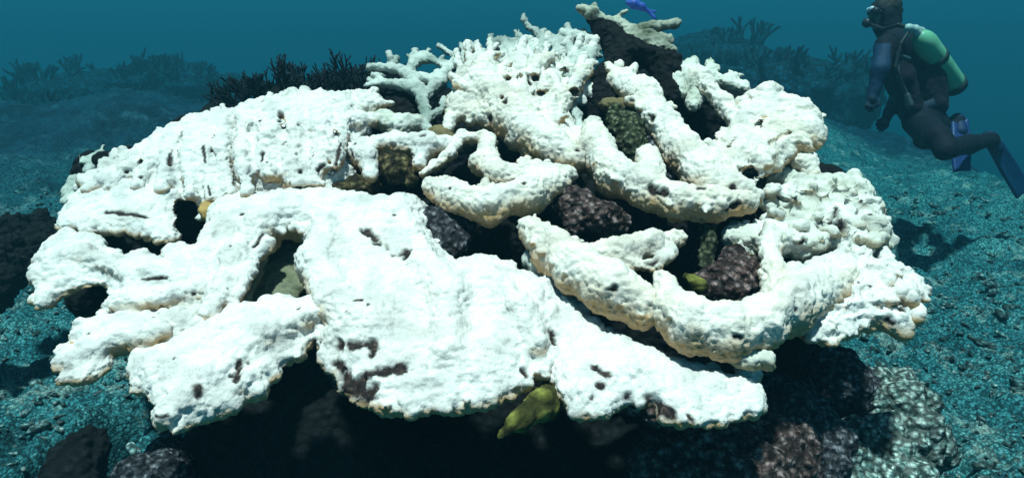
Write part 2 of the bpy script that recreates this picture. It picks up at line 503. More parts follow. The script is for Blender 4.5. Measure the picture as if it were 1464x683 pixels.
# ------------------------------------------------------------------ finishing a coral or rock
def finish(name, solid, m, parent=None, pits=(), bumps=1.0, tan=1.0, warts=0.0024, wsc=120, low=0.010, it=1, seed=0):
    v, f = solid.build()
    v = relax(v, f, it)
    n = vnormals(v, f)
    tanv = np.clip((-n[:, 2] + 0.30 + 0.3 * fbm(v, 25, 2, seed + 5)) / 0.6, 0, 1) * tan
    dead = np.zeros(len(v))
    X, Y, Dp = proj(v)
    for pt in pits:
        x, y, r = pt[0], pt[1], pt[2]
        dp = pt[3] if len(pt) > 3 else 0.6
        x2, y2 = (pt[4], pt[5]) if len(pt) > 4 else (x, y)
        cs = []
        for (xx, yy) in ((x, y), (x2, y2)):
            a2 = (X - xx) ** 2 + (Y - yy) ** 2
            c = np.where(a2 < 49)[0]
            if len(c) == 0: continue
            c = c[np.argsort(Dp[c])][:1]
            cs.append(v[c[0]])
        if not cs: continue
        a, b = cs[0], cs[-1]
        ab = b - a; L = ab @ ab
        t = np.clip(((v - a) @ ab) / L, 0, 1) if L > 1e-9 else np.zeros(len(v))
        q = v - a - t[:, None] * ab
        dist = np.sqrt((q * q).sum(1))
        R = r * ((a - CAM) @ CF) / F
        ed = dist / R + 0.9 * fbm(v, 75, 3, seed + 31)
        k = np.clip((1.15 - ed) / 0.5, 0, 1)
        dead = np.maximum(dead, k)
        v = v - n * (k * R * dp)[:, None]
    c1, _ = cell(v, wsc, seed)
    c2, _ = cell(v, wsc * 0.33, seed + 7)
    live = 1 - 0.6 * dead
    dsp = low * bumps * fbm(v, 9, 3, seed) + 0.0050 * bumps * fbm(v, 28, 3, seed + 3)
    dsp += live * warts * np.clip(1 - c1 * 1.5, -0.4, 1) + live * bumps * 0.006 * (0.5 - c2)
    dsp += live * min(bumps, 1.3) * (0.0075 * (np.minimum(np.abs(vnoise(v, 38, seed + 41)), .45) - .3) + 0.0045 * (np.minimum(np.abs(vnoise(v, 85, seed + 43)), .45) - .3))
    edge = np.clip(1.2 - np.abs(n[:, 2]) * 1.3, 0, 1)
    dsp += live * edge * (0.0030 * vnoise(v, 130, seed + 2) + 0.0020 * vnoise(v, 260, seed + 4))
    v = v + n * dsp[:, None]
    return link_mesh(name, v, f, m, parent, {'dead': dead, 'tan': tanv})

def finish_rock(name, solid, m, parent=None, a=0.015, sc=14, seed=0, it=1):
    v, f = solid.build(); v = relax(v, f, it); n = vnormals(v, f)
    c1, _ = cell(v, sc, seed); c2, _ = cell(v, sc * 3, seed + 5)
    v = v + n * (a * (0.6 - c1) + a * 0.4 * (0.5 - c2) + a * 0.8 * fbm(v, sc * 0.6, 3, seed) + 0.0035 * fbm(v, 90, 2, seed))[:, None]
    return link_mesh(name, v, f, m, parent)

# ================================================================== GROUND
PIT = None
def ground_h(x, y):
    p = np.stack([x, y, np.zeros_like(x)], 1)
    r = np.hypot(x, y)
    z = 0.10 * fbm(p, 0.9, 3, 41) + 0.05 * fbm(p, 3.0, 3, 43)
    c1, i1 = cell(p, 5.0, 51, True); z += 0.085 * (0.55 - c1) * (0.4 + i1)
    c2, i2 = cell(p, 14.0, 53, True); z += 0.055 * (0.5 - c2) * (0.2 + i2)
    c3, _ = cell(p, 36.0, 55, True); z += 0.024 * (0.5 - c3)
    # the hollow at the lower left and the reef flat swelling further out
    z += 0.25 * np.clip((r - 5) / 6, 0, 1) * (0.3 + fbm(p, 0.22, 3, 47))
    if PIT is not None:
        z -= 0.8 * np.exp(-((((x - PIT[0] - .25 * (y - PIT[1])) / 0.075) ** 2 + ((y - PIT[1]) / 0.17) ** 2) ** 2))
    z -= 1.1 * np.clip(r - 11.0, 0, 12) * 0.45
    ang = np.degrees(np.arctan2(x, y))
    z += 0.50 * np.exp(-((r - 8.5) / 2.2) ** 2) * np.clip((-ang - 2) / 14, 0, 1) * (1 + .5 * fbm(p, 1.1, 3, 71)) * np.clip((70 + ang) / 15, 0, 1)
    z += 0.55 * np.exp(-((r - 8.0) / 2.4) ** 2) * np.exp(-((ang - 19) / 7) ** 2) * (1 + .6 * fbm(p, 1.3, 3, 73))
    # drop-off on the right
    lx, ly = 3.75, 4.7; dx, dy = 2.45, 8.7; L = math.hypot(dx, dy)
    s = ((x - lx) * dy - (y - ly) * dx) / L
    s = s + 0.35 * fbm(p, 0.7, 3, 61)
    z -= np.where(s > 0, np.sqrt(s * s + 0.09) - 0.3, 0) * 0.75
    return np.maximum(z, -6.0)
_r = at(118, 648, 1) - CAM
for _t in np.linspace(.8, 3, 600):
    _q = CAM + _r * _t
    if _q[2] < ground_h(np.array([_q[0]]), np.array([_q[1]]))[0]:
        PIT = (_q[0], _q[1]); break
th = np.linspace(math.radians(-120), math.radians(120), 900)
rr = np.exp(np.linspace(math.log(0.35), math.log(60), 620))
TH, RR = np.meshgrid(th, rr, indexing='ij')
gx, gy = (RR * np.sin(TH)).ravel(), (RR * np.cos(TH)).ravel()
gz = ground_h(gx, gy)
nA, nB = TH.shape
ii = np.arange(nA * nB).reshape(nA, nB)
gf = np.stack([ii[:-1, :-1], ii[:-1, 1:], ii[1:, 1:], ii[1:, :-1]], -1).reshape(-1, 4)[:, ::-1]
M_GROUND, t, b = mat('reef_ground', 0.9)
co = objco(t)
n1 = noise(t, co, 42, 8, 0.78)
vo = N(t, 'ShaderNodeTexVoronoi', i_Scale=118.0, i_Randomness=1.0); t.links.new(co, vo.inputs['Vector'])
sx = N(t, 'ShaderNodeSeparateXYZ'); t.links.new(vo.outputs['Color'], sx.inputs[0])
gm_ = N(t, 'ShaderNodeMix', data_type='FLOAT'); gm_.inputs[0].default_value = 0.62
t.links.new(sx.outputs[0], gm_.inputs[2]); t.links.new(n1, gm_.inputs[3])
r1 = ramp_node(t, [(0.20, (0.006, 0.025, 0.03)), (0.44, (0.02, 0.12, 0.14)), (0.62, (0.09, 0.35, 0.38)), (0.84, (0.34, 0.52, 0.55))])
t.links.new(gm_.outputs[0], r1.inputs[0])
n2 = noise(t, co, 2.6, 6, 0.65)
r2 = ramp_node(t, [(0.36, (0.10, 0.38, 0.42)), (0.50, (0.55, 0.82, 0.86)), (0.64, (1.3, 1.15, 1.1))]); t.links.new(n2, r2.inputs[0])
col = mixc(t, 1.0, r1.outputs[0], r2.outputs[0], 'MULTIPLY')
r4 = ramp_node(t, [(0.25, (1.1, 1.1, 1.1)), (0.75, (0.30, 0.32, 0.34))]); t.links.new(vo.outputs['Distance'], r4.inputs[0])
col = mixc(t, 0.9, col, r4.outputs[0], 'MULTIPLY')
n5 = noise(t, co, 7, 5, 0.7)
r5 = ramp_node(t, [(0.55, (0, 0, 0)), (0.68, (0.75, 0.75, 0.75))]); t.links.new(n5, r5.inputs[0])
pale = mixc(t, 1.0, (0.55, 0.62, 0.55), r4.outputs[0], 'MULTIPLY')
col = mixc(t, r5.outputs[0], col, pale)
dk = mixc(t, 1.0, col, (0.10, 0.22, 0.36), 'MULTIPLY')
col = mixc(t, attr(t, 'far_tone'), col, dk)   # ground turns darker and bluer with distance
t.links.new(col, b.inputs['Base Color'])
p_ = bump(t, b, vo.outputs['Distance'], 0.6, -0.008)
bump(t, b, n1, 0.6, 0.015, p_)
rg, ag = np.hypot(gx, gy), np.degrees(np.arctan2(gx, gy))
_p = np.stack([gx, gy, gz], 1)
far_w = np.clip((rg - 4.2) / 2.2 + .6 * fbm(_p, .8, 3, 91), 0, 1) * np.clip((12 - ag) / 10 + .5 * fbm(_p, .5, 2, 93), 0, 1)
far_w = np.maximum(far_w, np.clip((rg - 7.0) / 1.5, 0, 1))
tag(link_mesh('ground', _p, gf, M_GROUND, attrs={'far_tone': far_w}), kind='structure')

def gz_at(x, y):
    return float(ground_h(np.array([x]), np.array([y]))[0])
def on_ground(px, py, z=0.0):
    q = at(px, py, 1) - CAM
    t = (CAM[2] - z) / -q[2]
    p = CAM + q * t
    return p[0], p[1], t

M_RUBBLE = rough_mat('rubble', [(0.36, (0.04, 0.12, 0.14)), (0.5, (0.18, 0.36, 0.38)), (0.62, (0.6, 0.7, 0.68))], sc=45)
def ico():
    me = bpy.data.meshes.new('tmp'); import bmesh
    bm = bmesh.new(); bmesh.ops.create_icosphere(bm, subdivisions=1, radius=1); bm.to_mesh(me); bm.free()
    v = np.array([x.co[:] for x in me.vertices]); f = np.array([list(p.vertices) for p in me.polygons]); bpy.data.meshes.remove(me)
    return v, f
IV, IF = ico()
RV, RF = [], []
rg_ = np.random.default_rng(5)
nr_ = 0
while nr_ < 5000:
    a_ = math.radians(rg_.uniform(-50, 50)); r_ = 1.2 + 4.6 * rg_.random() ** 1.2
    x, y = r_ * math.sin(a_), r_ * math.cos(a_)
    if abs(x) < .75 and 1.0 < y < 2.5: continue
    sz = .006 + .014 * rg_.random() ** 4 + .002 * r_ * rg_.random()
    sc3 = np.array([rg_.uniform(.7, 2.2), rg_.uniform(.5, 1.1), rg_.uniform(.4, .9)]) * sz
    th_ = rg_.uniform(0, 6.3); c_, s_ = math.cos(th_), math.sin(th_)
    v = IV * (1 + .45 * rg_.normal(0, .5, (len(IV), 1)).clip(-1, 1)) * sc3
    v = np.stack([v[:, 0] * c_ - v[:, 1] * s_, v[:, 0] * s_ + v[:, 1] * c_, v[:, 2] + v[:, 0] * rg_.uniform(-.4, .4)], 1)
    RV.append(v + np.array([x, y, 0])); RF.append(IF + nr_ * len(IV)); nr_ += 1
cen = np.array([v.mean(0) for v in RV]); hz = ground_h(cen[:, 0], cen[:, 1])
RV = [v + np.array([0, 0, h_ + .004]) for v, h_ in zip(RV, hz)]
tag(link_mesh('rubble', np.concatenate(RV), np.concatenate(RF), M_RUBBLE), kind='stuff')

# ================================================================== BASE ROCK under the colony
def E(s, px, py, d, r, **kw):
    s.chain([at(px, py, d)], [r], **kw); return s
s = Solid(0.012, 0.08, 3)  # support rock; front lumps added near-black to keep the cave dark
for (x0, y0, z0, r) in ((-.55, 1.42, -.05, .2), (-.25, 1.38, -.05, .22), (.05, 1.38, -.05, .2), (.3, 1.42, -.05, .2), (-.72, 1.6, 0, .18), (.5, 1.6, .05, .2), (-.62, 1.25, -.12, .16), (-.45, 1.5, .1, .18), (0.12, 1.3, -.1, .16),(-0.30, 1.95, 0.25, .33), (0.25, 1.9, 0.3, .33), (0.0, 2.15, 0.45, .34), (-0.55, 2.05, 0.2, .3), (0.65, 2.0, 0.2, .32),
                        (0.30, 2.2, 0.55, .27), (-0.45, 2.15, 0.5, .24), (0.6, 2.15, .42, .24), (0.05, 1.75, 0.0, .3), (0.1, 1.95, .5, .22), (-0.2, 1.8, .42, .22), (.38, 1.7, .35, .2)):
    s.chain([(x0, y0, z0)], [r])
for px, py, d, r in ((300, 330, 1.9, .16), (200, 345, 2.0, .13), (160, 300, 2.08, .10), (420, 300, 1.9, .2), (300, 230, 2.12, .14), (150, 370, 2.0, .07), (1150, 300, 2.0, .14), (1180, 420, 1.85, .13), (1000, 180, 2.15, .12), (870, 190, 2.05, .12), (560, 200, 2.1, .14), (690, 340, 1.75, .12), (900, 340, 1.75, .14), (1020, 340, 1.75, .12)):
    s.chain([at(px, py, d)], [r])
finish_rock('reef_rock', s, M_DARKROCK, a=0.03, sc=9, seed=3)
tag(bpy.data.objects['reef_rock'], 'near-black reef rock beneath the bleached coral, coloured and extended to deepen the black shade', 'rock')

# ================================================================== 1 LEFT FAN COLONY
c1 = empty('bleached_coral', 'white bleached coral with wide flat fronds, on the left of the mound', 'coral')
s = Solid(0.0037, 0.022, 1)
s.plate([(112, 272), (160, 236), (205, 207), (255, 180), (300, 166), (335, 163), (348, 200), (338, 262), (350, 300), (300, 312), (250, 290), (180, 300)], off=0.02, top=0.035, bot=0.03, R=0.07)
for q in (((322, 170), (316, 215), (326, 275), 11), ((300, 172), (292, 215), (300, 282), 9), ((276, 176), (268, 222), (272, 280), 11), ((250, 186), (240, 225), (232, 270), 10), ((226, 198), (212, 232), (196, 266), 9), ((200, 212), (182, 242), (158, 268), 9), ((172, 234), (150, 256), (124, 272), 7)):
    s.tube([(*q[0], -.015), (*q[1], -.05), (*q[2], -.045)], [q[3] * .8, q[3] * .95, q[3] * .7], k=.025)
for q in (((309, 190), (303, 225), (313, 268)), ((262, 192), (250, 215), (252, 240)), ((212, 224), (192, 240), (172, 252))):
    s.tube([(*q[0], -.045), (*q[1], -.075), (*q[2], -.075)], [3.2, 4.5, 3.5], sub=True)
s.nubs([(120, 268), (205, 205), (335, 160)], 16, 6, 12, (-170, -80), -.02)
s.tube([(268, 302, -.14), (268, 302, .14)], [15, 15], sub=True); s.tube([(266, 318, -.14), (270, 322, .14)], [17, 13], sub=True); s.tube([(274, 338, -.14), (272, 338, .14)], [10, 12], sub=True); s.tube([(258, 292, -.14), (262, 296, .14)], [9, 9], sub=True)
finish('lobe', s, M_WHITE, c1, seed=1, pits=[(248, 218, 5, .8, 248, 228), (188, 246, 4), (205, 249, 4), (292, 205, 2.5, .5, 293, 225), (297, 258, 3.5, .6, 300, 270), (158, 300, 4, .6, 180, 302)])
s = Solid(0.0037, 0.022, 2)
s.plate([(322, 262), (326, 215), (338, 172), (370, 150), (430, 137), (490, 140), (545, 143), (525, 172), (508, 205), (505, 250), (480, 290), (430, 296), (380, 288), (335, 285)], top=0.06, bot=0.04, R=0.13, off=0.03)
for q in (((350, 170), (345, 225), (352, 275), 12), ((385, 158), (382, 200), (378, 240), 12), ((420, 150), (425, 190), (415, 235), 10), ((455, 148), (462, 195), (452, 250), 12), ((495, 150), (490, 190), (482, 235), 9), ((400, 250), (430, 262), (460, 262), 10)):
    s.tube([(*q[0], -.02), (*q[1], -.065), (*q[2], -.07)], [q[3] * .8, q[3], q[3] * .8], k=.02)
for q in (((402, 170), (410, 196), (398, 215)), ((476, 176), (484, 210), (468, 246)), ((335, 180), (328, 220), (338, 268))):
    s.tube([(*q[0], -.06), (*q[1], -.10), (*q[2], -.10)], [3, 4.2, 3], sub=True)
s.nubs([(345, 165), (430, 136), (545, 142)], 16, 6, 12, (-160, -40), -.0)
s.tube([(525, 150, .0), (560, 148, .01)], [8, 5]); s.tube([(505, 175, -.01), (540, 168, .0)], [9, 6])
s.nubs([(350, 180), (450, 180), (480, 240), (370, 250)], 22, 7, 10, (-180, 180), -.075)
finish('lobe', s, M_WHITE, c1, seed=2, bumps=1.2, pits=[(400, 155, 4, .8, 400, 166), (434, 172, 4.5), (372, 211, 5, .8, 370, 220), (403, 197, 5, .7), (386, 226, 4), (459, 236, 5, .6, 468, 232), (428, 240, 4),
      (368, 163, 4, .3), (415, 277, 6, .7, 425, 277), (407, 262, 3, .5, 412, 272), (480, 235, 3.5, .5, 484, 200), (508, 150, 3), (430, 214, 3), (443, 218, 2.5), (520, 222, 3)])
s = Solid(0.0037, 0.02, 3)
s.plate([(86, 320), (108, 292), (150, 275), (200, 285), (245, 282), (255, 345), (225, 335), (190, 326), (140, 328), (95, 331)], top=0.022, bot=0.012, R=0.05, off=-0.005)
s.plate([(105, 292), (140, 268), (190, 262), (250, 262), (250, 285), (190, 288), (140, 292)], top=0.02, bot=0.012, R=0.04, off=0.0)
s.tube([(268, 302, -.14), (268, 302, .14)], [15, 15], sub=True); s.tube([(266, 318, -.14), (270, 322, .14)], [17, 13], sub=True); s.tube([(274, 338, -.14), (272, 338, .14)], [10, 12], sub=True); s.tube([(258, 292, -.14), (262, 296, .14)], [9, 9], sub=True)
finish('frond', s, M_WHITE, c1, seed=3, pits=[(150, 297, 3, .7, 215, 303)])
s = Solid(0.0037, 0.02, 4)
s.plate([(56, 436), (52, 395), (62, 358), (90, 340), (125, 345), (160, 362), (215, 375), (265, 375), (300, 365), (330, 400), (320, 445), (250, 452), (190, 462), (152, 445), (165, 420), (150, 402), (115, 405), (80, 425)], top=0.035, bot=0.015, R=0.06, off=-0.01)
s.tube([(75, 372, -.045), (120, 365, -.045), (180, 388, -.045), (260, 400, -.05)], [13, 13, 12, 12], k=.012)
s.tube([(170, 432, -.04), (230, 428, -.05), (290, 410, -.05)], [12, 14, 12], k=.012)
s.nubs([(60, 390), (75, 350), (160, 362), (260, 375)], 12, 6, 9, (-170, -40), -.02, k=.006)
finish('frond', s, M_WHITE, c1, seed=4, pits=[(198, 393, 2.5, .5, 238, 390), (182, 445, 6, .8), (283, 418, 4, .7), (140, 405, 3, .4)])
s = Solid(0.0037, 0.02, 5)
s.plate([(88, 528), (90, 500), (108, 490), (112, 468), (150, 450), (200, 452), (262, 448), (300, 455), (285, 480), (215, 492), (165, 505), (128, 538), (100, 545)], top=0.03, bot=0.014, R=0.05, off=-0.02)
s.tube([(105, 515, -.045), (160, 488, -.05), (230, 472, -.055)], [14, 14, 12], k=.012)
s.tube([(125, 475, -.04), (180, 465, -.045)], [9, 9], k=.012)
finish('frond', s, M_WHITE, c1, seed=5, pits=[(227, 445, 3), (270, 470, 5, .6), (120, 470, 3, .3)])
s = Solid(0.0037, 0.02, 6)
s.plate([(188, 530), (200, 512), (240, 500), (290, 475), (335, 448), (400, 432), (465, 428), (480, 462), (445, 485), (405, 522), (372, 556), (320, 582), (272, 606), (236, 612), (228, 596), (248, 583), (205, 562)], top=0.04, bot=0.02, R=0.07, off=-0.03, jit=0.01)
s.tube([(240, 590, -.06), (300, 545, -.07), (380, 480, -.075), (450, 445, -.07)], [14, 16, 16, 14], k=.015)
s.tube([(215, 535, -.05), (270, 505, -.06), (340, 455, -.065)], [15, 16, 14], k=.015)
s.tube([(310, 570, -.055), (370, 525, -.06)], [10, 10], k=.012)
s.nubs([(240, 590), (300, 580), (400, 515), (470, 465)], 16, 5.5, 10, (20, 120), -.035, k=.006)
s.nubs([(190, 530), (240, 500), (330, 450)], 10, 5.5, 9, (-160, -60), -.03, k=.006)
finish('frond', s, M_WHITE, c1, seed=6, pits=[(348, 514, 5, .8, 340, 538), (333, 532, 5, .7), (358, 512, 4), (288, 552, 7, .2, 285, 562), (430, 435, 3, .5), (250, 505, 3, .6), (218, 590, 3, .7, 245, 592)])
s = Solid(0.0037, 0.03, 7)
s.plate([(235, 352), (300, 352), (296, 300), (345, 278), (400, 282), (470, 275), (515, 282), (530, 330), (500, 365), (450, 345), (405, 335), (365, 365), (335, 420), (290, 440), (235, 420)], top=0.045, bot=0.04, R=0.08, off=-0.0, rim=False)
s.tube([(455, 312, -.05), (410, 306, -.06), (368, 326, -.06), (338, 368, -.06), (318, 415, -.05), (300, 450, -.04)], [20, 22, 20, 17, 15, 13])
s.tube([(378, 352, -.055), (352, 395, -.05), (338, 430, -.05)], [8, 7, 5])
s.tube([(268, 302, -.14), (268, 302, .14)], [15, 15], sub=True); s.tube([(266, 318, -.14), (270, 322, .14)], [17, 13], sub=True); s.tube([(274, 338, -.14), (272, 338, .14)], [10, 12], sub=True); s.tube([(258, 292, -.14), (262, 296, .14)], [9, 9], sub=True)
s.nubs([(440, 322), (400, 318), (360, 345), (335, 400)], 10, 6, 12, (20, 140), -.06)
s.nubs([(300, 300), (380, 285), (500, 285)], 12, 7, 9, (-180, 180), -.05)
s.tube([(240, 360, -.03), (262, 385, -.045), (270, 420, -.04)], [9, 11, 9], k=.012)
s.tube([(330, 300, -.03), (300, 335, -.045), (285, 380, -.045), (290, 420, -.04)], [10, 12, 12, 9], k=.012)
finish('ridge', s, M_WHITE, c1, seed=7, pits=[(268, 270, 4), (386, 376, 4, .6, 378, 388), (330, 407, 3), (347, 300, 4, .4), (365, 345, 3, .4, 380, 330), (330, 345, 2)])
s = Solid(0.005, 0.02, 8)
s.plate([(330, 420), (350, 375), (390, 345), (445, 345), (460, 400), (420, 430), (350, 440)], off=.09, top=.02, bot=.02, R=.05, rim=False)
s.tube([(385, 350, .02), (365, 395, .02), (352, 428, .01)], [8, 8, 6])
finish('hollow_wall', s, M_HOLLOWC, c1, seed=8)

o = Solid(0.005, 0.015, 9).tube([(297, 297, -.01), (297, 304, -.01)], [9, 8])
tag(finish('orange_sponge', o, plain_mat('orange_sponge', (0.55, 0.34, 0.12), 0.7), seed=9), 'small orange sponge beside the black hole in the left coral', 'sponge')

# ================================================================== 2 CENTRAL SLAB
c2 = empty('bleached_coral', 'broad smooth white bleached coral slab at the front centre above the black cave', 'coral')
s = Solid(0.0037, 0.025, 11)
s.plate([(440, 392), (446, 345), (455, 300), (482, 284), (545, 288), (602, 296), (612, 340), (640, 378), (700, 376), (755, 400), (795, 412), (812, 462), (797, 505), (765, 540), (720, 562), (690, 574), (640, 576), (560, 585), (530, 578), (500, 560), (476, 536), (464, 505), (468, 484), (460, 440), (450, 410)],
        top=0.055, bot=0.03, R=0.11, off=-0.02, jit=0.008, warp=0.02)
s.tube([(470, 310, -.06), (450, 370, -.075), (480, 430, -.08), (540, 470, -.08)], [16, 18, 20, 16], k=.03)
s.tube([(570, 310, -.05), (600, 370, -.07), (640, 420, -.09), (640, 500, -.085)], [14, 18, 20, 16], k=.03)
s.tube([(700, 395, -.07), (740, 440, -.08), (770, 490, -.075)], [14, 16, 12], k=.02)
s.tube([(500, 300, -.05), (525, 350, -.07)], [12, 12], k=.02)
s.nubs([(535, 575), (640, 570), (720, 555), (790, 505)], 22, 5.5, 10, (30, 130), -.03, k=.006)
finish('slab', s, M_WHITE, c2, seed=11, low=0.008, pits=[(525, 322, 8, .6, 575, 358), (545, 340, 9, .7), (510, 420, 3, .4, 518, 422), (532, 428, 2.5), (478, 492, 9, .4, 535, 488), (520, 528, 8, .4, 578, 519), (490, 540, 22, .35, 515, 552), (474, 512, 9, .4, 480, 525), (550, 583, 6, .5, 560, 583), (755, 526, 5, .8, 757, 530), (795, 470, 5, .8, 796, 486), (530, 498, 6, .3), (560, 300, 3, .5), (490, 440, 2)])
s = Solid(0.0037, 0.022, 12)
s.plate([(768, 400), (800, 408), (832, 438), (858, 474), (900, 498), (960, 515), (1040, 535), (1076, 527), (1076, 562), (1090, 583), (1050, 590), (1010, 602), (960, 592), (905, 566), (880, 575), (855, 592), (828, 590), (806, 565), (785, 520), (797, 480), (780, 430)], top=0.035, bot=0.02, R=0.06, off=-0.015, jit=0.012)
finish('lobe', s, M_WHITE, c2, seed=12, pits=[(850, 520, 8, .3, 868, 530), (860, 545, 7, .4), (845, 563, 4, .6), (930, 580, 9, .3, 960, 585), (900, 560, 6, .3), (990, 590, 6, .3), (790, 425, 5, .3)])

# ================================================================== 3 LOWER BRANCHES
c3 = empty('bleached_coral', 'thick curved white coral branches with tan undersides, over the lower black gap at centre right', 'coral')
s = Solid(0.0037, 0.022, 21)
s.tube([(757, 326, -.09), (790, 358, -.10), (825, 388, -.11), (868, 412, -.12), (918, 440, -.11)], [15, 25, 29, 31, 28], flat=1.2)
s.tube([(760, 325, -.09), (785, 322, -.08)], [9, 6])
s.tube([(850, 372, -.10), (885, 366, -.10), (930, 352, -.10), (970, 340, -.09)], [20, 22, 18, 12], flat=1.2)
s.tube([(905, 378, -.10), (935, 380, -.11), (962, 360, -.10)], [8, 7, 8])
s.nubs([(760, 318), (800, 345), (850, 370), (915, 410)], 20, 6, 13, (-150, -20), -.10, k=.005)
s.nubs([(765, 340), (825, 400), (915, 450)], 16, 5, 7, (-180, 180), -.13, k=.006)
s.nubs([(885, 350), (940, 342)], 4, 6, 10, (-140, -40), -.09)
finish('branch', s, M_WARM, c3, seed=21, pits=[(870, 415, 6, .9), (926, 372, 8, .9, 938, 362), (905, 382, 5, .4)])
s = Solid(0.0037, 0.022, 22)
s.tube([(950, 405, -.11), (955, 440, -.12), (990, 466, -.13), (1040, 478, -.13), (1090, 465, -.12), (1130, 440, -.10), (1165, 415, -.06)], [17, 26, 32, 31, 32, 33, 28], flat=1.2)
s.tube([(1108, 440, -.11), (1104, 390, -.10), (1100, 350, -.10), (1098, 322, -.10)], [24, 18, 14, 9])
s.tube([(1150, 425, -.08), (1200, 400, -.05)], [26, 26])
s.tube([(1148, 440, -.08), (1142, 462, -.08)], [14, 10])
s.nubs([(1100, 340), (1108, 420), (1180, 395)], 22, 6, 13, (-170, -10), -.10, k=.005)
s.nubs([(955, 450), (1040, 485), (1130, 450)], 20, 5, 7, (-180, 180), -.15, k=.006)
s.nubs([(950, 400), (955, 425)], 3, 7, 12, (-150, -30), -.10)
finish('branch', s, M_WARM, c3, seed=22, pits=[(1058, 486, 6, .9, 1066, 486), (1146, 440, 5, .7)])
s = Solid(0.004, 0.02, 23)
s.tube([(1040, 512, -.08), (1075, 515, -.09), (1094, 514, -.09)], [9, 11, 14])
finish('branch', s, M_CREAM, c3, seed=23)

# ================================================================== 4 UPPER BRANCHES
c4 = empty('bleached_coral', 'tall tangle of white coral branches forming the top of the mound', 'coral')
s = Solid(0.0037, 0.022, 31)
s.plate([(648, 138), (662, 104), (690, 92), (722, 104), (748, 135), (775, 150), (800, 155), (838, 205), (830, 240), (795, 240), (755, 215), (710, 180), (670, 170), (640, 150)], top=0.04, bot=0.03, R=0.07, off=-0.02)
s.tube([(690, 120, -.05), (735, 168, -.06), (785, 208, -.07), (818, 226, -.07)], [26, 27, 26, 20])
s.tube([(838, 100, -.03), (815, 130, -.04), (800, 160, -.05)], [11, 13, 14])
s.tube([(672, 130, -.03), (650, 152, -.02), (640, 185, -.02)], [11, 8, 8])
s.nubs([(655, 120), (690, 100), (735, 120), (770, 145)], 16, 6.5, 34, (-130, -50), -.03, k=.004, doff=.04)
s.nubs([(670, 130), (720, 130), (780, 165), (815, 200)], 22, 7.5, 28, (-150, -30), -.075, k=.004, doff=.04)
s.nubs([(760, 150), (800, 145), (830, 125)], 12, 6.5, 34, (-125, -50), -.02, k=.004, doff=.04)
s.tube([(740, 150, -.06), (752, 118, -.07), (770, 92, -.05), (790, 78, -.03)], [15, 13, 10, 8])
s.tube([(790, 175, -.06), (800, 140, -.07), (790, 108, -.05)], [13, 12, 9])
s.tube([(700, 130, -.05), (690, 100, -.06), (700, 78, -.05)], [14, 13, 9])
for q in ((764, 108, 6), (806, 100, 6), (771, 131, 5), (742, 108, 5), (820, 128, 6), (725, 112, 5), (718, 140, 4)):
    s.tube([(q[0], q[1], -.14), (q[0] + 3, q[1] + 8, .02)], [q[2], q[2]], sub=True)
finish('branch', s, M_WARM, c4, seed=31, pits=[(717, 138, 4, .8, 718, 144), (763, 104, 6, .7, 764, 112), (771, 130, 5, .7), (670, 84, 3), (695, 172, 6, .3), (770, 125, 3), (805, 95, 5, .6, 808, 108), (829, 209, 3.5)])
s = Solid(0.0037, 0.02, 32)
s.tube([(618, 268, -.07), (648, 282, -.09), (700, 294, -.10), (755, 280, -.10), (800, 258, -.09)], [14, 19, 21, 21, 17], flat=1.2)
s.tube([(700, 203, -.05), (692, 232, -.07), (718, 252, -.08), (765, 252, -.09), (810, 250, -.08)], [12, 17, 17, 18, 13])
s.tube([(690, 196, -.05), (660, 196, -.03), (640, 222, -.03), (605, 248, -.03)], [8, 7, 8, 8])
s.nubs([(622, 262), (655, 272), (720, 280), (800, 250)], 18, 6, 12, (-150, -40), -.09, k=.005)
s.nubs([(690, 205), (700, 235), (790, 240)], 14, 5.5, 12, (-150, -40), -.08, k=.005)
finish('branch', s, M_WARM, c4, seed=32, pits=[(746, 255, 4, .4), (690, 215, 3), (640, 262, 3)])
s = Solid(0.0037, 0.022, 33)
s.tube([(848, 184, -.05), (850, 215, -.07), (878, 252, -.09), (918, 272, -.10), (968, 288, -.11), (1020, 292, -.11), (1070, 288, -.10)], [15, 24, 24, 22, 21, 21, 15], flat=1.2)
s.tube([(926, 222, -.11), (930, 250, -.12), (932, 280, -.11)], [15, 17, 18])
s.nubs([(845, 180), (860, 210), (895, 250)], 14, 6, 14, (-120, 0), -.08, k=.005)
s.nubs([(850, 230), (920, 285), (1050, 300)], 16, 5, 7, (-180, 180), -.125, k=.006)
s.nubs([(950, 278), (1060, 280)], 14, 6, 12, (-150, -40), -.11, k=.005)
finish('branch', s, M_WARM, c4, seed=33, pits=[(922, 270, 7, .9, 943, 273), (1050, 298, 7, .8, 1062, 296), (998, 262, 4, .5, 1004, 262)])
s = Solid(0.0037, 0.025, 34)
s.tube([(882, 115, -.03), (920, 138, -.05), (945, 175, -.07), (978, 220, -.09), (1005, 250, -.10)], [15, 24, 23, 24, 26])
s.plate([(985, 240), (1020, 222), (1048, 195), (1068, 158), (1085, 130), (1108, 136), (1122, 152), (1150, 150), (1170, 180), (1168, 204), (1140, 210), (1108, 240), (1075, 248), (1085, 290), (1050, 300), (1000, 290)], top=0.05, bot=0.03, R=0.07, off=-0.06, jit=0.016)
s.nubs([(880, 105), (925, 130), (975, 200)], 22, 6, 15, (-150, 0), -.05, k=.005)
s.nubs([(890, 125), (930, 165), (985, 235)], 14, 5, 9, (-180, 180), -.09, k=.005)
s.nubs([(1000, 240), (1060, 175), (1100, 150), (1160, 180)], 26, 7.5, 20, (-160, -10), -.07, k=.004, doff=.03)
s.nubs([(1010, 270), (1080, 230), (1150, 195)], 18, 9, 14, (-180, 180), -.10)
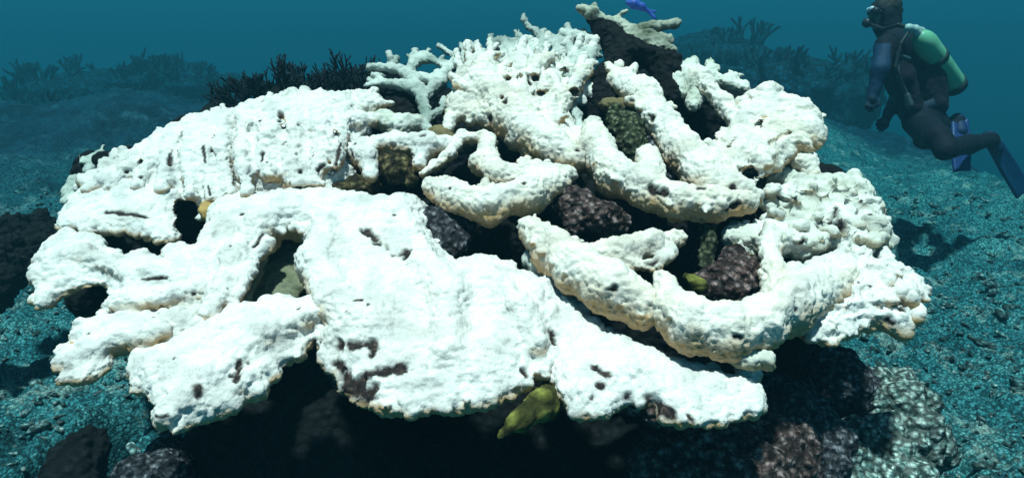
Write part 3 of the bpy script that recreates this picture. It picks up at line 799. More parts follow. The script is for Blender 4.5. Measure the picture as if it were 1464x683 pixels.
for q in ((1096, 140), (1122, 160), (1150, 165), (1160, 190), (1135, 195), (1075, 170), (1050, 205)):
    s.tube([(q[0], q[1], -.08)], [16])
for q in (((1040, 215), (1062, 190)), ((1075, 185), (1098, 168)), ((1100, 205), (1130, 190)), ((1020, 255), (1045, 240))):
    s.tube([(*q[0], -.125), (*q[1], -.115)], [4, 3], sub=True)
for q in ((1070, 246, 10), (1086, 262, 8)):
    s.tube([(q[0], q[1], -.18), (q[0] + 3, q[1] + 4, -.02)], [q[2], q[2]], sub=True)
finish('branch', s, M_WARM, c4, seed=34, pits=[(903, 136, 4, .8), (926, 166, 6, .6), (1068, 245, 8, .6), (1048, 262, 7, .4), (1082, 175, 3, .3), (922, 160, 4)])
s = Solid(0.0037, 0.02, 35)
s.tube([(1130, 225, -.02), (1152, 232, -.02), (1160, 246, -.01)], [12, 14, 10])
s.tube([(990, 108, -.0), (1010, 122, -.03), (1035, 150, -.04), (1055, 178, -.05)], [12, 13, 12, 12])
finish('branch', s, M_WARM, c4, seed=35, tan=.6)

# ================================================================== 5 KNOBBLY CORAL, RIGHT
c5 = empty('bleached_coral', 'knobbly white coral clump on the right side, nearest the bare teal slope', 'coral')
s = Solid(0.0037, 0.018, 41)
s.plate([(1085, 285), (1120, 268), (1165, 262), (1195, 255), (1228, 264), (1252, 292), (1266, 322), (1262, 350), (1225, 370), (1195, 352), (1150, 362), (1110, 358), (1060, 356), (1036, 348), (1042, 330), (1090, 322), (1112, 305)], top=0.035, bot=0.03, R=0.06, off=-0.0, jit=0.014, jsc=34)
random.seed(5)
for k in range(60):
    x = random.uniform(1100, 1255); y = random.uniform(262, 350)
    if x > 1215 and y < 262 + (x - 1215) * .9: continue
    r = 4 + 11 * random.random() ** 2
    s.tube([(x, y, -.03), (x + random.uniform(-4, 4), y - random.uniform(2, 8), -.07)], [r, r * .8], k=.008)
s.nubs([(1110, 280), (1200, 262), (1255, 310), (1250, 350)], 26, 7, 12, (-180, 60), -.03, k=.006, doff=.03)
finish('knob_cluster', s, M_PALE, c5, seed=41, tan=0.8, bumps=2.0, pits=[(1212, 322, 11, .5), (1192, 300, 9, .4, 1182, 312), (1136, 288, 10, .4), (1215, 325, 8, .7), (1150, 275, 6, .6), (1208, 300, 5), (1240, 305, 4), (1185, 292, 4), (1170, 318, 3), (1150, 350, 6, .3), (1225, 285, 4), (1195, 272, 4), (1130, 300, 5, .6)])
s = Solid(0.0037, 0.018, 42)
s.plate([(1100, 378), (1150, 392), (1195, 368), (1240, 372), (1285, 385), (1318, 408), (1312, 428), (1292, 440), (1286, 466), (1232, 470), (1192, 490), (1165, 482), (1135, 468), (1110, 440), (1090, 410)], top=0.04, bot=0.025, R=0.06, off=-0.02, jit=0.016, jsc=30)
for k in range(48):
    x = random.uniform(1180, 1305); y = random.uniform(380, 450)
    r = random.uniform(6, 11)
    s.tube([(x, y, -.045), (x + random.uniform(-2, 6), y - random.uniform(-2, 6), -.08)], [r, r * .75], k=.008)
s.tube([(1300, 395, -.02), (1308, 418, -.02)], [12, 13])
s.tube([(1270, 378, -.02), (1262, 360, -.01)], [10, 8])
s.nubs([(1180, 372), (1240, 375), (1318, 410), (1285, 465)], 34, 7, 14, (-160, 80), -.03, k=.006, doff=.03)
finish('knob_cluster', s, M_WHITE, c5, seed=42, bumps=1.7, pits=[(1290, 440, 6, .5), (1240, 402, 3, .6), (1260, 460, 5, .4, 1280, 462), (1196, 372, 5, .5), (1225, 396, 3)])
s = Solid(0.0037, 0.02, 43)
s.tube([(1050, 340, -.02), (1110, 345, -.04), (1165, 346, -.04)], [13, 18, 14])
finish('branch', s, M_PALE, c5, seed=43, tan=.5)

# ================================================================== 6/7 BACK CORALS
def net(name, label, specs, m, seed, h=0.004, k=0.012, cat='coral', **kw):
    s = Solid(h, k, seed)
    for pts, r in specs:
        s.tube(pts, r, flat=1.5, up=(0, 1, .2), k=.008)
        s.nubs(pts, 4, 3.6, 13, (-170, -10), 0, k=.005, doff=.03)
    o_ = finish(name, s, m, None, seed=seed, bumps=.9, **kw)
    return tag(o_, label, cat)
net('branching_coral', 'thin lacy pale blue-green coral with gaps, behind the white mound left of its peak', [
    ([(612, 200, .0), (610, 165, .02), (600, 130, .04), (585, 105, .05), (560, 97, .05), (528, 96, .05)], [9, 9, 8, 7, 6, 5]),
    ([(600, 130, .04), (575, 122, .04), (545, 118, .04), (525, 122, .04)], [7, 7, 6, 5]),
    ([(585, 105, .05), (590, 88, .06), (605, 78, .07)], [6, 6, 5]),
    ([(605, 140, .03), (625, 120, .05), (640, 100, .06), (650, 80, .07), (628, 66, .07)], [7, 7, 6, 5, 4]),
    ([(640, 100, .06), (662, 92, .06), (668, 72, .07)], [6, 5, 4]),
    ([(585, 105, .05), (610, 112, .05), (630, 118, .05)], [6, 6, 6]),
    ([(590, 88, .06), (615, 84, .06), (634, 94, .06)], [5, 6, 5]),
    ([(560, 97, .05), (566, 84, .06)], [5, 4]), ([(545, 118, .04), (540, 108, .05)], [5, 4]),
    ([(612, 170, .02), (630, 158, .02), (645, 142, .02)], [7, 6, 6])], M_GREY, 51, tan=.4)
fing = [([(745, 110, .02), (735, 85, .03), (722, 62, .04)], [9, 8, 6]), ([(722, 80, .04), (708, 70, .04), (700, 58, .05)], [6, 5, 4]),
    ([(735, 70, .04), (712, 57, .05)], [5, 4]), ([(760, 105, .02), (770, 80, .03), (778, 58, .04), (765, 45, .05), (752, 37, .05)], [9, 8, 7, 6, 4]),
    ([(770, 80, .03), (752, 62, .04), (742, 52, .04)], [7, 6, 5]), ([(785, 105, .02), (795, 80, .03), (800, 60, .04), (788, 52, .05)], [9, 8, 6, 5]),
    ([(778, 58, .04), (795, 66, .04)], [6, 6]), ([(810, 110, .01), (822, 88, .02), (835, 72, .03)], [9, 8, 8]),
    ([(805, 48, .04), (825, 52, .04), (845, 56, .04)], [6, 7, 6]), ([(845, 56, .04), (850, 72, .03), (842, 90, .02)], [7, 8, 7]),
    ([(822, 88, .02), (812, 68, .03), (816, 52, .04)], [7, 6, 5]), ([(700, 100, .03), (690, 78, .04), (676, 70, .05)], [8, 6, 4])]
net('branching_coral', 'pale grey-green coral fingers standing up from the peak of the white mound', fing, M_GREY, 52, tan=.4)
s = Solid(0.004, 0.008, 54)
s.plate([(680, 120), (700, 100), (760, 105), (850, 100), (858, 130), (800, 170), (700, 160)], off=.03, top=.02, bot=.02, R=.04)
s.nubs([(665, 112), (700, 92), (760, 92), (855, 92)], 34, 5.5, 34, (-135, -45), .02, k=.004, doff=.05)
s.nubs([(690, 100), (850, 100)], 16, 6.5, 18, (-150, -30), -.0, k=.004, doff=.03)
tag(finish('blade_coral', s, M_PALE, None, seed=54, bumps=1.0, tan=.5), 'dense pale upright coral blades between the peak and the grey-green fingers', 'coral')
net('branching_coral', 'pale knobbly coral on the back edge, between the dark ledge and the rounded white lobe', [
    ([(962, 95, .03), (985, 100, .03), (1010, 108, .03), (1040, 118, .03), (1062, 125, .04)], [9, 10, 9, 9, 10]),
    ([(985, 100, .03), (992, 88, .04)], [8, 6]), ([(1010, 108, .03), (1022, 98, .04)], [8, 7]), ([(1040, 118, .03), (1050, 110, .04)], [8, 7]),
    ([(985, 110, .02), (1000, 130, .02), (990, 150, .02)], [12, 13, 10]), ([(962, 105, .03), (970, 130, .03)], [11, 12])], M_CREAM, 53, tan=.5)

# ================================================================== 8 DARK LEDGE on top
c8 = empty('dead_coral', 'dark dead coral ledge with pale encrusted top, sticking up highest behind the mound', 'coral')
s = Solid(0.005, 0.02, 61)
s.tube([(845, 25, .0), (870, 48, .0), (900, 72, -.0), (940, 90, -.01), (965, 100, .0)], [9, 15, 17, 16, 10])
s.tube([(880, 60, .02), (890, 95, .04), (860, 125, .06), (870, 160, .06)], [18, 22, 26, 24])
s.tube([(940, 90, .0), (945, 110, .02), (960, 140, .05)], [14, 14, 18])
s.tube([(900, 78, -.01), (935, 84, -.01), (968, 86, -.01)], [11, 12, 9])
v_ = finish('ledge', s, M_DARKROCK, c8, seed=61)
s = Solid(0.004, 0.012, 62)
s.tube([(832, 12, -.02), (850, 22, -.02), (872, 34, -.02), (890, 32, -.02)], [5, 7, 7, 7])
s.tube([(848, 22, -.02), (850, 8, -.02)], [5, 3])
s.tube([(885, 36, -.02), (905, 45, -.02), (935, 40, -.02), (966, 34, -.02)], [8, 8, 8, 5])
s.tube([(905, 45, -.02), (915, 60, -.02), (945, 66, -.02), (965, 72, -.02)], [9, 9, 7, 5])
s.tube([(898, 52, -.03), (900, 64, -.03)], [7, 5])
s.tube([(872, 30, -.02), (895, 16, -.01)], [4, 3])
s.nubs([(840, 20), (890, 40), (905, 62), (965, 72)], 16, 5.5, 9, (-170, -10), -.025, k=.005)
s.tube([(925, 52, -.03), (955, 58, -.03)], [10, 7])
finish('crust', s, M_CRUST, c8, seed=62)

# ================================================================== smaller growths and rocks between the branches
def growth(name, label, cat, specs, m, seed, rock=False, h=0.004, k=0.02, **kw):
    s = Solid(h, k, seed)
    for pts, r in specs: s.tube(pts, r)
    o_ = finish_rock(name, s, m, None, seed=seed, **kw) if rock else finish(name, s, m, None, seed=seed, **kw)
    return tag(o_, label, cat)
growth('algae_tuft', 'olive green fuzzy algae tuft between two white branches near the top', 'algae', [([(880, 165, -.02), (895, 185, -.03), (905, 210, -.03), (912, 232, -.02)], [14, 22, 20, 14])], M_OLIVE, 71, rock=True, a=.014, sc=45)
growth('cup_coral', 'tan rounded coral knob above the olive algae tuft', 'coral', [([(868, 150, -.02), (888, 152, -.03)], [11, 12])], M_TANC, 72)
growth('rock', 'lilac-grey crusted rock wedged behind the short white stump', 'rock', [([(925, 215, .0), (950, 230, .0), (960, 255, .0)], [18, 16, 15])], M_GREYROCK, 73, rock=True, a=.01, sc=40)
growth('rock', 'brown-pink rough rock wedged below the upper branches at the centre', 'rock', [([(800, 282, -.02), (830, 298, -.03), (865, 312, -.02), (890, 318, .0)], [20, 24, 20, 16]), ([(820, 325, -.01)], [14])], M_BROWN, 74, rock=True, a=.012, sc=35)
growth('rock', 'dark grey mottled rock in the recess left of the deep central hole', 'rock', [([(628, 320, .0), (645, 345, .0)], [26, 24]), ([(660, 320, .03)], [22])], M_GREYROCK, 75, rock=True, a=.014, sc=38)
growth('rock', 'brown speckled rock held in the bend of the lower white branch', 'rock', [([(1010, 412, -.04), (1045, 405, -.04), (1068, 392, -.03)], [24, 34, 26]), ([(1050, 375, -.01)], [22])], M_BROWN, 76, rock=True, a=.012, sc=40)
growth('sponge', 'small yellow-green sponge on the left end of the brown speckled rock', 'sponge', [([(986, 398, -.07), (1000, 408, -.075)], [9, 13])], M_YELLOW, 77, rock=True, a=.006, sc=60)
growth('stalk_coral', 'dull green coral stem dropping from the end of the middle branch', 'coral', [([(1010, 312, -.03), (1014, 345, -.02), (1010, 385, .0)], [11, 9, 10])], M_OLIVE, 78)
growth('cup_coral', 'olive-brown coral cup over a dark gap, left of the thin branches', 'coral', [([(548, 234, .0), (570, 242, -.01), (585, 256, .0)], [14, 18, 12])], M_TANROCK, 79, rock=True, a=.012, sc=32)
growth('cup_coral', 'brown lump standing in for cavity shade under the pale lobe left of the olive-brown cup', 'coral', [([(490, 272, .02), (515, 270, .02), (532, 264, .02)], [15, 17, 13])], M_TANROCK, 80, rock=True, a=.012, sc=32)  # solid lump, cavity shade put into its brown
growth('finger_coral', 'pale coral branch lying between the left lobe and the central tangle', 'coral', [([(500, 215, -.02), (525, 225, -.03), (530, 250, -.03)], [12, 14, 10]), ([(520, 208, -.02), (565, 205, -.02), (610, 212, -.03), (650, 205, -.02)], [14, 15, 17, 12]), ([(610, 212, -.03), (600, 235, -.03)], [14, 12]), ([(645, 180, .0), (645, 150, .0)], [8, 8])], M_WHITE, 81, pits=[(505, 198, 3, .6, 498, 225), (600, 190, 4)])
growth('finger_coral', 'yellowish pale coral patch below the lacy coral', 'coral', [([(545, 172, .02), (575, 182, .02), (600, 178, .02)], [13, 15, 12]), ([(530, 160, .03), (510, 178, .02)], [9, 8])], M_CREAM, 82)
growth('finger_coral', 'brownish shaded coral lobe right of the yellowish patch', 'coral', [([(625, 195, .0), (640, 205, .0), (620, 225, .01)], [16, 14, 10])], M_TANC, 83)
growth('finger_coral', 'small grey-green branch hanging in the dark gap under the brown-pink rock', 'coral', [([(760, 372, .0), (775, 382, -.01), (768, 396, -.01)], [13, 14, 10])], M_GREY, 84)
growth('finger_coral', 'short grey-green spur beside the black hollow near the top branches', 'coral', [([(812, 148, .0), (822, 165, .0), (830, 185, -.01)], [8, 9, 8])], M_GREY, 85)
growth('yellow_coral', 'yellow-green tapering coral tip hanging in the black cave under the white slab', 'coral', [([(792, 560, .04), (776, 578, .0), (745, 598, -.01), (714, 623, -.03)], [20, 21, 13, 4])], M_YELLOW, 86, rock=True, a=.004, sc=50)
growth('cup_coral', 'cream coral knob with holes, right of the black hollow under the rounded lobe', 'coral', [([(1100, 285, .02), (1125, 282, .02)], [15, 16]), ([(1110, 255, .05), (1135, 262, .04)], [18, 16])], M_CREAM, 87, pits=[(1108, 280, 4, .8), (1128, 290, 4, .8)])
growth('rock', 'reddish-brown crusted rock under the broken left edge of the slab', 'rock', [([(470, 505, .03), (500, 540, .02), (545, 548, .01)], [16, 20, 18])], M_BROWN, 88, rock=True, a=.012, sc=40)
growth('rock', 'purple-brown crusted rock under the right end of the front lobe', 'rock', [([(900, 575, .03), (940, 590, .02), (985, 600, .03)], [14, 16, 16])], M_BROWN, 89, rock=True, a=.012, sc=40)

# rocks standing on the ground, lower right and lower left
def ground_rock(label, items, m, seed, a=.02, sc=16):
    s = Solid(0.0055, 0.03, seed)
    for px, py, d, r in items: s.chain([at(px, py, d)], [r])
    return tag(finish_rock('rock', s, m, None, a=a, sc=sc, seed=seed), label, 'rock')
ground_rock('reddish-brown rough rock at the bottom edge under the white front lobe', [(960, 680, 1.35, .09), (1030, 650, 1.4, .10), (1100, 650, 1.42, .10), (1040, 700, 1.35, .12)], M_BROWN, 91, .022, 22)
ground_rock('grey rock in the dark just right of the white front lobe', [(1110, 590, 1.5, .09), (1150, 640, 1.5, .10), (1130, 690, 1.45, .1)], M_GREYROCK, 92, .022, 20)
ground_rock('dark crusted rock in the shadow below the knobbly coral', [(1195, 545, 1.75, .09), (1225, 560, 1.75, .07)], M_GREYROCK, 93, .022, 18)
ground_rock('big green-grey rock on the lower right with pale mottling', [(1262, 575, 1.75, .09), (1240, 650, 1.62, .10), (1300, 635, 1.65, .08), (1200, 690, 1.5, .1), (1180, 640, 1.6, .08), (1275, 690, 1.55, .08)], M_GREENROCK, 94, .045, 16)
ground_rock('low grey rock at the bottom between the dark hollow and the cave', [(215, 700, 1.6, .10), (245, 660, 1.7, .07)], M_GREYROCK, 95, .02, 20)
ground_rock('near-black rock standing in for the shade of the hollow near the bottom left corner', [(128, 640, 1.62, .05), (112, 668, 1.58, .06), (100, 700, 1.52, .06)], M_DARKROCK, 98, .02, 22)  # near-black lumps added where the pit itself stays lit
ground_rock('dark rock at the left edge beside the white fronds', [(5, 335, 2.4, .07), (45, 345, 2.4, .07), (22, 372, 2.3, .09), (-25, 400, 2.2, .11), (70, 352, 2.35, .06), (60, 318, 2.5, .05)], M_DARKROCK, 96, .045, 22)

# ================================================================== thin branching bushes (real tubes)
def tubes_mesh(segs, sides=5):
    V, Fc = [], []
    for a, b, ra, rb in segs:
        a = np.array(a); b = np.array(b)
        d = b - a; L = np.linalg.norm(d)
        if L < 1e-6: continue
        d /= L
        u = np.cross(d, [0.3, 0.5, 0.8]); u /= np.linalg.norm(u); w_ = np.cross(d, u)
        o0 = len(V)
        for (c, r) in ((a, ra), (b, rb), (b + d * rb * .8, rb * .35)):
            for k in range(sides):
                t_ = 2 * math.pi * k / sides
                V.append(c + r * (u * math.cos(t_) + w_ * math.sin(t_)))
        for j in (0, 1):
            for k in range(sides):
                k2 = (k + 1) % sides
                Fc.append((o0 + j * sides + k, o0 + j * sides + k2, o0 + (j + 1) * sides + k2, o0 + (j + 1) * sides + k))
        Fc.append((o0 + 2 * sides, o0 + 2 * sides + 1, o0 + 2 * sides + 2, o0 + 2 * sides + 3)) if sides == 4 else None
    return np.array(V), np.array([f_ for f_ in Fc if f_])
def bush_segs(rnd, height, spread, n=14, r=0.02, lean=0.0, depth=3):
    segs = []
    def grow(p, d, L, r_, lv):
        q = p + d * L
        segs.append((p, q, r_, r_ * .75))
        if lv == 0: return
        for _ in range(rnd.choice((2, 3))):
            nd = d + np.array([rnd.uniform(-.8, .8), rnd.uniform(-.8, .8), rnd.uniform(-.15, .6)])
            nd /= np.linalg.norm(nd)
            grow(q, nd, L * rnd.uniform(.6, .95), r_ * .72, lv - 1)
    for k in range(n):
        a_ = rnd.uniform(0, 2 * math.pi); q_ = rnd.random() ** .5
        base = np.array([math.cos(a_) * q_ * spread * .5, math.sin(a_) * q_ * spread * .5, -0.03])
        d = np.array([math.cos(a_) * q_ * .9 + lean, math.sin(a_) * q_ * .9, 1.0]); d /= np.linalg.norm(d)
        grow(base, d, height * rnd.uniform(.26, .42), r, depth)
    return segs
def foot_dome(c, rx, rz, n=10):
    V, Fc = [], []
    for i in range(1, n):
        a = math.pi * i / n
        for j in range(16):
            b_ = 2 * math.pi * j / 16
            V.append((c[0] + rx * math.sin(a) * math.cos(b_), c[1] + rx * math.sin(a) * math.sin(b_), c[2] + rz * math.cos(a)))
    for i in range(n - 2):
        for j in range(16):
            Fc.append((i * 16 + j, (i + 1) * 16 + j, (i + 1) * 16 + (j + 1) % 16, i * 16 + (j + 1) % 16))
    return np.array(V), np.array(Fc)
def with_foot(V, Fc, rx, rz):
    v2, f2 = foot_dome((0, 0, -rz * .6), rx, rz)
    return np.concatenate([V, v2]), np.concatenate([Fc, f2 + len(V)])
def bush(name, label, cat, px, py, d, width, height, m, seed, group=None, r=0.012, n=14, depth=3, lean=0.0, foot=True):
    """coral bush whose middle shows at px,py, on a rocky foot that reaches the ground"""
    rnd = random.Random(seed)
    segs = bush_segs(rnd, height, width, n, r, lean, depth)
    V, Fc = tubes_mesh(segs)
    V, Fc = with_foot(V, Fc, width * .5, .04)
    c = at(px, py, d)
    base = np.array([c[0], c[1], c[2] - height * .5])
    V = V + base
    o_ = link_mesh(name, V, Fc, m)
    return tag(o_, label, cat, group), base

# dark feathery corals right behind the mound on the left
sp = [(350, 125, 2.6, .16, .13), (395, 118, 2.55, .18, .13), (440, 112, 2.5, .2, .17), (478, 118, 2.5, .2, .17), (512, 108, 2.55, .18, .17), (545, 125, 2.55, .2, .2)]
names = ['dark feathery coral at the left end of the row behind the white round lobe', 'dark feathery coral second from the left in the row behind the white lobe',
         'dark coral bush third from the left in the row behind the white lobe', 'dark coral bush fourth from the left, densest of the row behind the white lobe',
         'tall dark coral bush just left of the lacy coral', 'dark coral bush directly behind the lacy coral']
for k, (px, py, d, wd, hg) in enumerate(sp):
    bush('dark_coral', names[k], 'coral', px, py, d, wd, hg, M_DARKCORAL, 200 + k, 'dark corals behind the white mound', r=.008, n=16, depth=3, lean=(-.5 if k < 2 else .25))
# their footing
s = Solid(0.014, 0.06, 97)
for px, py, d, r in ((340, 200, 2.7, .16), (420, 180, 2.65, .17), (500, 175, 2.7, .18), (560, 180, 2.7, .2), (380, 260, 2.7, .3), (500, 260, 2.7, .3), (900, 170, 2.75, .22), (980, 200, 2.75, .25), (740, 200, 2.8, .3), (620, 230, 2.8, .3), (850, 250, 2.8, .3), (1040, 220, 2.6, .2)):
    s.chain([at(px, py, d), at(px, py, d) * np.array([1, 1, 0])], [r, r * 1.3])
tag(finish_rock('rock', s, M_DARKROCK, None, a=.03, sc=8, seed=97), 'dark rock ridge behind the white mound carrying the dark coral bushes', 'rock')

# small cyan corals at the far left rim
growth('small_coral', 'small pale cyan coral just outside the upper left edge of the white coral', 'coral', [([(118, 232, .12), (140, 222, .12), (150, 208, .12)], [5, 6, 3]), ([(132, 228, .12), (128, 245, .12)], [5, 8]), ([(118, 228, .12), (112, 222, .12)], [5, 3])], M_GREY, 101)
growth('small_coral', 'small ring shaped cyan coral at the left rim, lower than the other', 'coral', [([(105, 258, .12), (95, 275, .12), (98, 290, .12), (112, 296, .12)], [4, 5, 5, 5]), ([(105, 258, .12), (112, 270, .12), (110, 285, .12)], [4, 4, 4])], M_GREY, 102)
growth('rock', 'dark lump behind the upper left rim of the white coral', 'rock', [([(150, 235, .14), (185, 225, .14)], [16, 12]), ([(120, 275, .14), (110, 300, .14)], [14, 16]), ([(130, 245, .2), (130, 330, .25), (130, 420, .3)], [25, 30, 30])], M_DARKROCK, 103, rock=True)

# ================================================================== far reef heads
HEADW = ['broad', 'low', 'rounded', 'tall', 'small', 'ragged', 'wide', 'hunched', 'dim', 'lumpy', 'blunt', 'craggy']
far = [  # px, py(top), d, width, where
    (60, 112, 7.5, 1.0, 'dim blue reef head at the left edge of the far reef'),
    (130, 98, 8.5, 1.1, 'dim blue reef head second from the left edge in the far reef'),
    (200, 90, 9.0, 1.2, 'dim blue reef head in the middle of the far left reef'),
    (275, 84, 8.5, 1.1, 'dim blue reef head at the right end of the far left reef'),
    (120, 140, 5.6, .9, 'darker reef head in front of the far left reef, nearer the frame edge'),
    (235, 130, 5.8, .9, 'darker reef head in front of the far left reef, nearer the white coral'),
    (1020, 40, 9.0, 1.1, 'faint reef head just right of the dark ledge'),
    (1085, 58, 7.5, 1.2, 'bushy reef head behind the rounded white lobe'),
    (1155, 78, 7.0, 1.1, 'bushy reef head between the white mound and the diver'),
]
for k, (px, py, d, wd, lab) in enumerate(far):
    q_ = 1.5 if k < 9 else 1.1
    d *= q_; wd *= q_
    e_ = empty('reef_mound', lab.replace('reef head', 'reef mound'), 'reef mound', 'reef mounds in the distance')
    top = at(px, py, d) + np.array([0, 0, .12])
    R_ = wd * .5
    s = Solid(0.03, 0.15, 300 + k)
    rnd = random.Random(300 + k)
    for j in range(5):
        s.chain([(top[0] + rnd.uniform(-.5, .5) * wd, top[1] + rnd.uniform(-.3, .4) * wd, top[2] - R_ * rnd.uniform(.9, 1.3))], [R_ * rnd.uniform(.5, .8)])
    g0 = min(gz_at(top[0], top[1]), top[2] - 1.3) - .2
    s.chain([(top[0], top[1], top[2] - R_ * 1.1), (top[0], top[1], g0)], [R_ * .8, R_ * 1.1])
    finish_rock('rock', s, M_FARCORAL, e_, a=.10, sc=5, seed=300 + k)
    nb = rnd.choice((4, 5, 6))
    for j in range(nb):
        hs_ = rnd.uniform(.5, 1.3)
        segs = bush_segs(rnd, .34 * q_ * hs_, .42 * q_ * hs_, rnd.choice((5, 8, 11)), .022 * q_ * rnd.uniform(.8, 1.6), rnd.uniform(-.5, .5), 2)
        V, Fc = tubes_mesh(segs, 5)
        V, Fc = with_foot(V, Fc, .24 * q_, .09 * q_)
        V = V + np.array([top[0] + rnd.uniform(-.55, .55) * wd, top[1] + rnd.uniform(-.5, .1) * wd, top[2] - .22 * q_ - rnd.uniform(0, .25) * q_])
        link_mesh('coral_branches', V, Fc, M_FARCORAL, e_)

# ================================================================== small blue fish above the ledge
fd = 1.95
s = Solid(0.003, 0.01, 111)
P = [at(896, 4, fd), at(906, 6, fd), at(918, 10, fd), at(926, 16, fd)]
s.chain(P, [.006, .013, .010, .004])
s.chain([at(926, 16, fd), at(936, 26, fd)], [.004, .006], k=.006)
s.chain([at(924, 15, fd), at(938, 17, fd)], [.003, .004], k=.006)
s.chain([at(906, 4, fd), at(914, -4, fd)], [.006, .003], k=.006)
v, f = s.build(); v = relax(v, f, 1)
tag(link_mesh('fish', v, f, plain_mat('fish_blue', (0.03, 0.09, 0.40), 0.5)), 'small blue fish hovering over the pale crust of the dark ledge', 'fish')

# ================================================================== DIVER
pd = 3.7
def Q(px, py, o=0.0): return at(px, py, pd + o)
pr = empty('person', 'scuba diver in dark wetsuit with green tank and blue fins above the slope', 'person')
M_SUIT = plain_mat('wetsuit', (0.003, 0.003, 0.012), 0.8, .4)
M_SLEEVE = plain_mat('sleeve_blue', (0.008, 0.03, 0.08), 0.7)
s = Solid(0.007, 0.03, 121)
m = F / pd
def rad(*r): return [x / m for x in r]
s.chain([Q(1262, 24), Q(1266, 34)], rad(20, 18))                       # head
s.chain([Q(1267, 38), Q(1276, 55)], rad(13, 15))                       # neck
s.chain([Q(1268, 66, -.16), Q(1286, 64, .0), Q(1296, 66, .16)], rad(16, 19, 15))   # shoulders
s.chain([Q(1283, 75), Q(1298, 110), Q(1312, 150), Q(1326, 180)], rad(27, 28, 24, 25), k=.06)   # trunk
s.chain([Q(1312, 172, -.08), Q(1332, 178, .08)], rad(21, 21))            # hips
# near arm and hand
s.chain([Q(1266, 66, -.18), Q(1259, 98, -.24), Q(1249, 128, -.22)], rad(13, 11, 8.5))
s.chain([Q(1248, 130, -.22), Q(1246, 142, -.22)], rad(7, 7), k=.015)
for k, (dx, L) in enumerate(((-5, 13), (-2, 16), (1.5, 16), (4.5, 12))):
    s.chain([Q(1246 + dx, 143, -.22), Q(1246 + dx * 1.5, 143 + L * .6, -.225), Q(1245 + dx * 1.4, 143 + L, -.21)], rad(2.3, 2.2, 1.8), k=.006)
s.chain([Q(1251, 138, -.22), Q(1257, 145, -.23), Q(1257, 151, -.23)], rad(2.6, 2.4, 2), k=.006)
# far arm and hand
s.chain([Q(1297, 66, .16), Q(1292, 112, .18), Q(1284, 130, .14), Q(1271, 160, .05)], rad(13, 11, 9.5, 7.5))
s.chain([Q(1270, 162, .05), Q(1266, 172, .04)], rad(7, 7), k=.015)
for k, (dx, L) in enumerate(((-4.5, 12), (-1.5, 15), (1.5, 15), (4.5, 12))):
    s.chain([Q(1265 + dx, 173, .04), Q(1263 + dx * 1.5, 173 + L * .6, .035), Q(1260 + dx * 1.4, 173 + L, .045)], rad(2.3, 2.2, 1.8), k=.006)
s.chain([Q(1262, 168, .04), Q(1255, 173, .03), Q(1253, 179, .03)], rad(2.6, 2.4, 2), k=.006)
# legs
s.chain([Q(1320, 178, -.08), Q(1340, 196, -.36), Q(1352, 214, -.42)], rad(19, 15, 12))
s.chain([Q(1352, 214, -.42), Q(1386, 206, -.20), Q(1416, 199, -.02)], rad(13, 12, 9))
s.chain([Q(1416, 199, -.02), Q(1426, 210, .0)], rad(9, 8))
s.chain([Q(1330, 178, .10), Q(1324, 196, .34), Q(1320, 200, .42)], rad(22, 17, 14))
s.chain([Q(1320, 200, .42), Q(1345, 190, .26), Q(1368, 176, .06)], rad(13, 12, 9))
s.chain([Q(1368, 176, .06), Q(1372, 186, .02)], rad(9, 8))
v, f = s.build(); v = relax(v, f, 2)
n_ = vnormals(v, f); v = v + n_ * (0.007 * fbm(v, 14, 3, 77))[:, None]
fc = v[f].mean(1); X_, Y_, D_ = proj(fc)
slv = ((X_ < 1273) & (Y_ > 62) & (D_ < pd - .10)).astype(int)
face = np.zeros(len(f), int)
M_SKIN = plain_mat('skin', (0.30, 0.19, 0.13), 0.6)
gl = ((Y_ > 136) & (X_ < 1280)).astype(int) * 2
hc = ((fc - Q(1262, 24)) @ np.array([1.0, 0, 0]) < -.045) & (Y_ < 42) & (Y_ > 12)
fm = slv.copy(); fm[gl > 0] = 2; fm[hc] = 3
M_GLOVE = plain_mat('glove', (0.015, 0.03, 0.06), 0.7)
link_mesh('body', v, f, [M_SUIT, M_SLEEVE, M_GLOVE, M_SKIN], pr, fmat=fm)
# nose, mouth with regulator, mask, hair
s = Solid(0.004, 0.01, 122)
s.chain([Q(1252, 16, -.07), Q(1247, 17, -.02), Q(1249, 16, .05)], rad(6, 6.5, 6))
v, f = s.build(); v = relax(v, f, 1)
mk = link_mesh('mask', v, f, plain_mat('mask_skirt', (0.02, 0.02, 0.03), .4), pr)
s = Solid(0.003, 0.006, 123)
s.chain([Q(1247, 13, -.055), Q(1243, 15, -.02), Q(1245, 14, .03)], rad(4, 4, 4))
v, f = s.build()
gm, t, b = mat('mask_glass', 0.12); b.inputs['Base Color'].default_value = (0.62, 0.70, 0.80, 1); b.inputs['Specular IOR Level'].default_value = .8
link_mesh('glass', v, f, gm, mk)
s = Solid(0.004, 0.008, 124)
s.chain([Q(1264, 14, -.085), Q(1255, 9, -.07), Q(1268, 6, .0)], rad(2.4, 2.4, 2.4), k=.004)
v, f = s.build(); link_mesh('strap', v, f, M_SUIT, mk)
s = Solid(0.005, 0.012, 125)
s.chain([Q(1247, 31, -.02), Q(1240, 33, -.02)], rad(5, 7))
v, f = s.build(); link_mesh('regulator', v, f, plain_mat('regulator', (0.03, 0.03, 0.04), .4), pr)
s = Solid(0.006, 0.03, 126)
s.chain([Q(1262, 16, .0), Q(1270, 14, .0), Q(1276, 30, .0)], rad(18, 17, 13), k=.02)
v, f = s.build(); v = relax(v, f, 1)
n_ = vnormals(v, f); v = v + n_ * (0.006 * fbm(v, 60, 2, 5))[:, None]
link_mesh('hair', v, f, plain_mat('hair', (0.015, 0.012, 0.012), .7), pr)
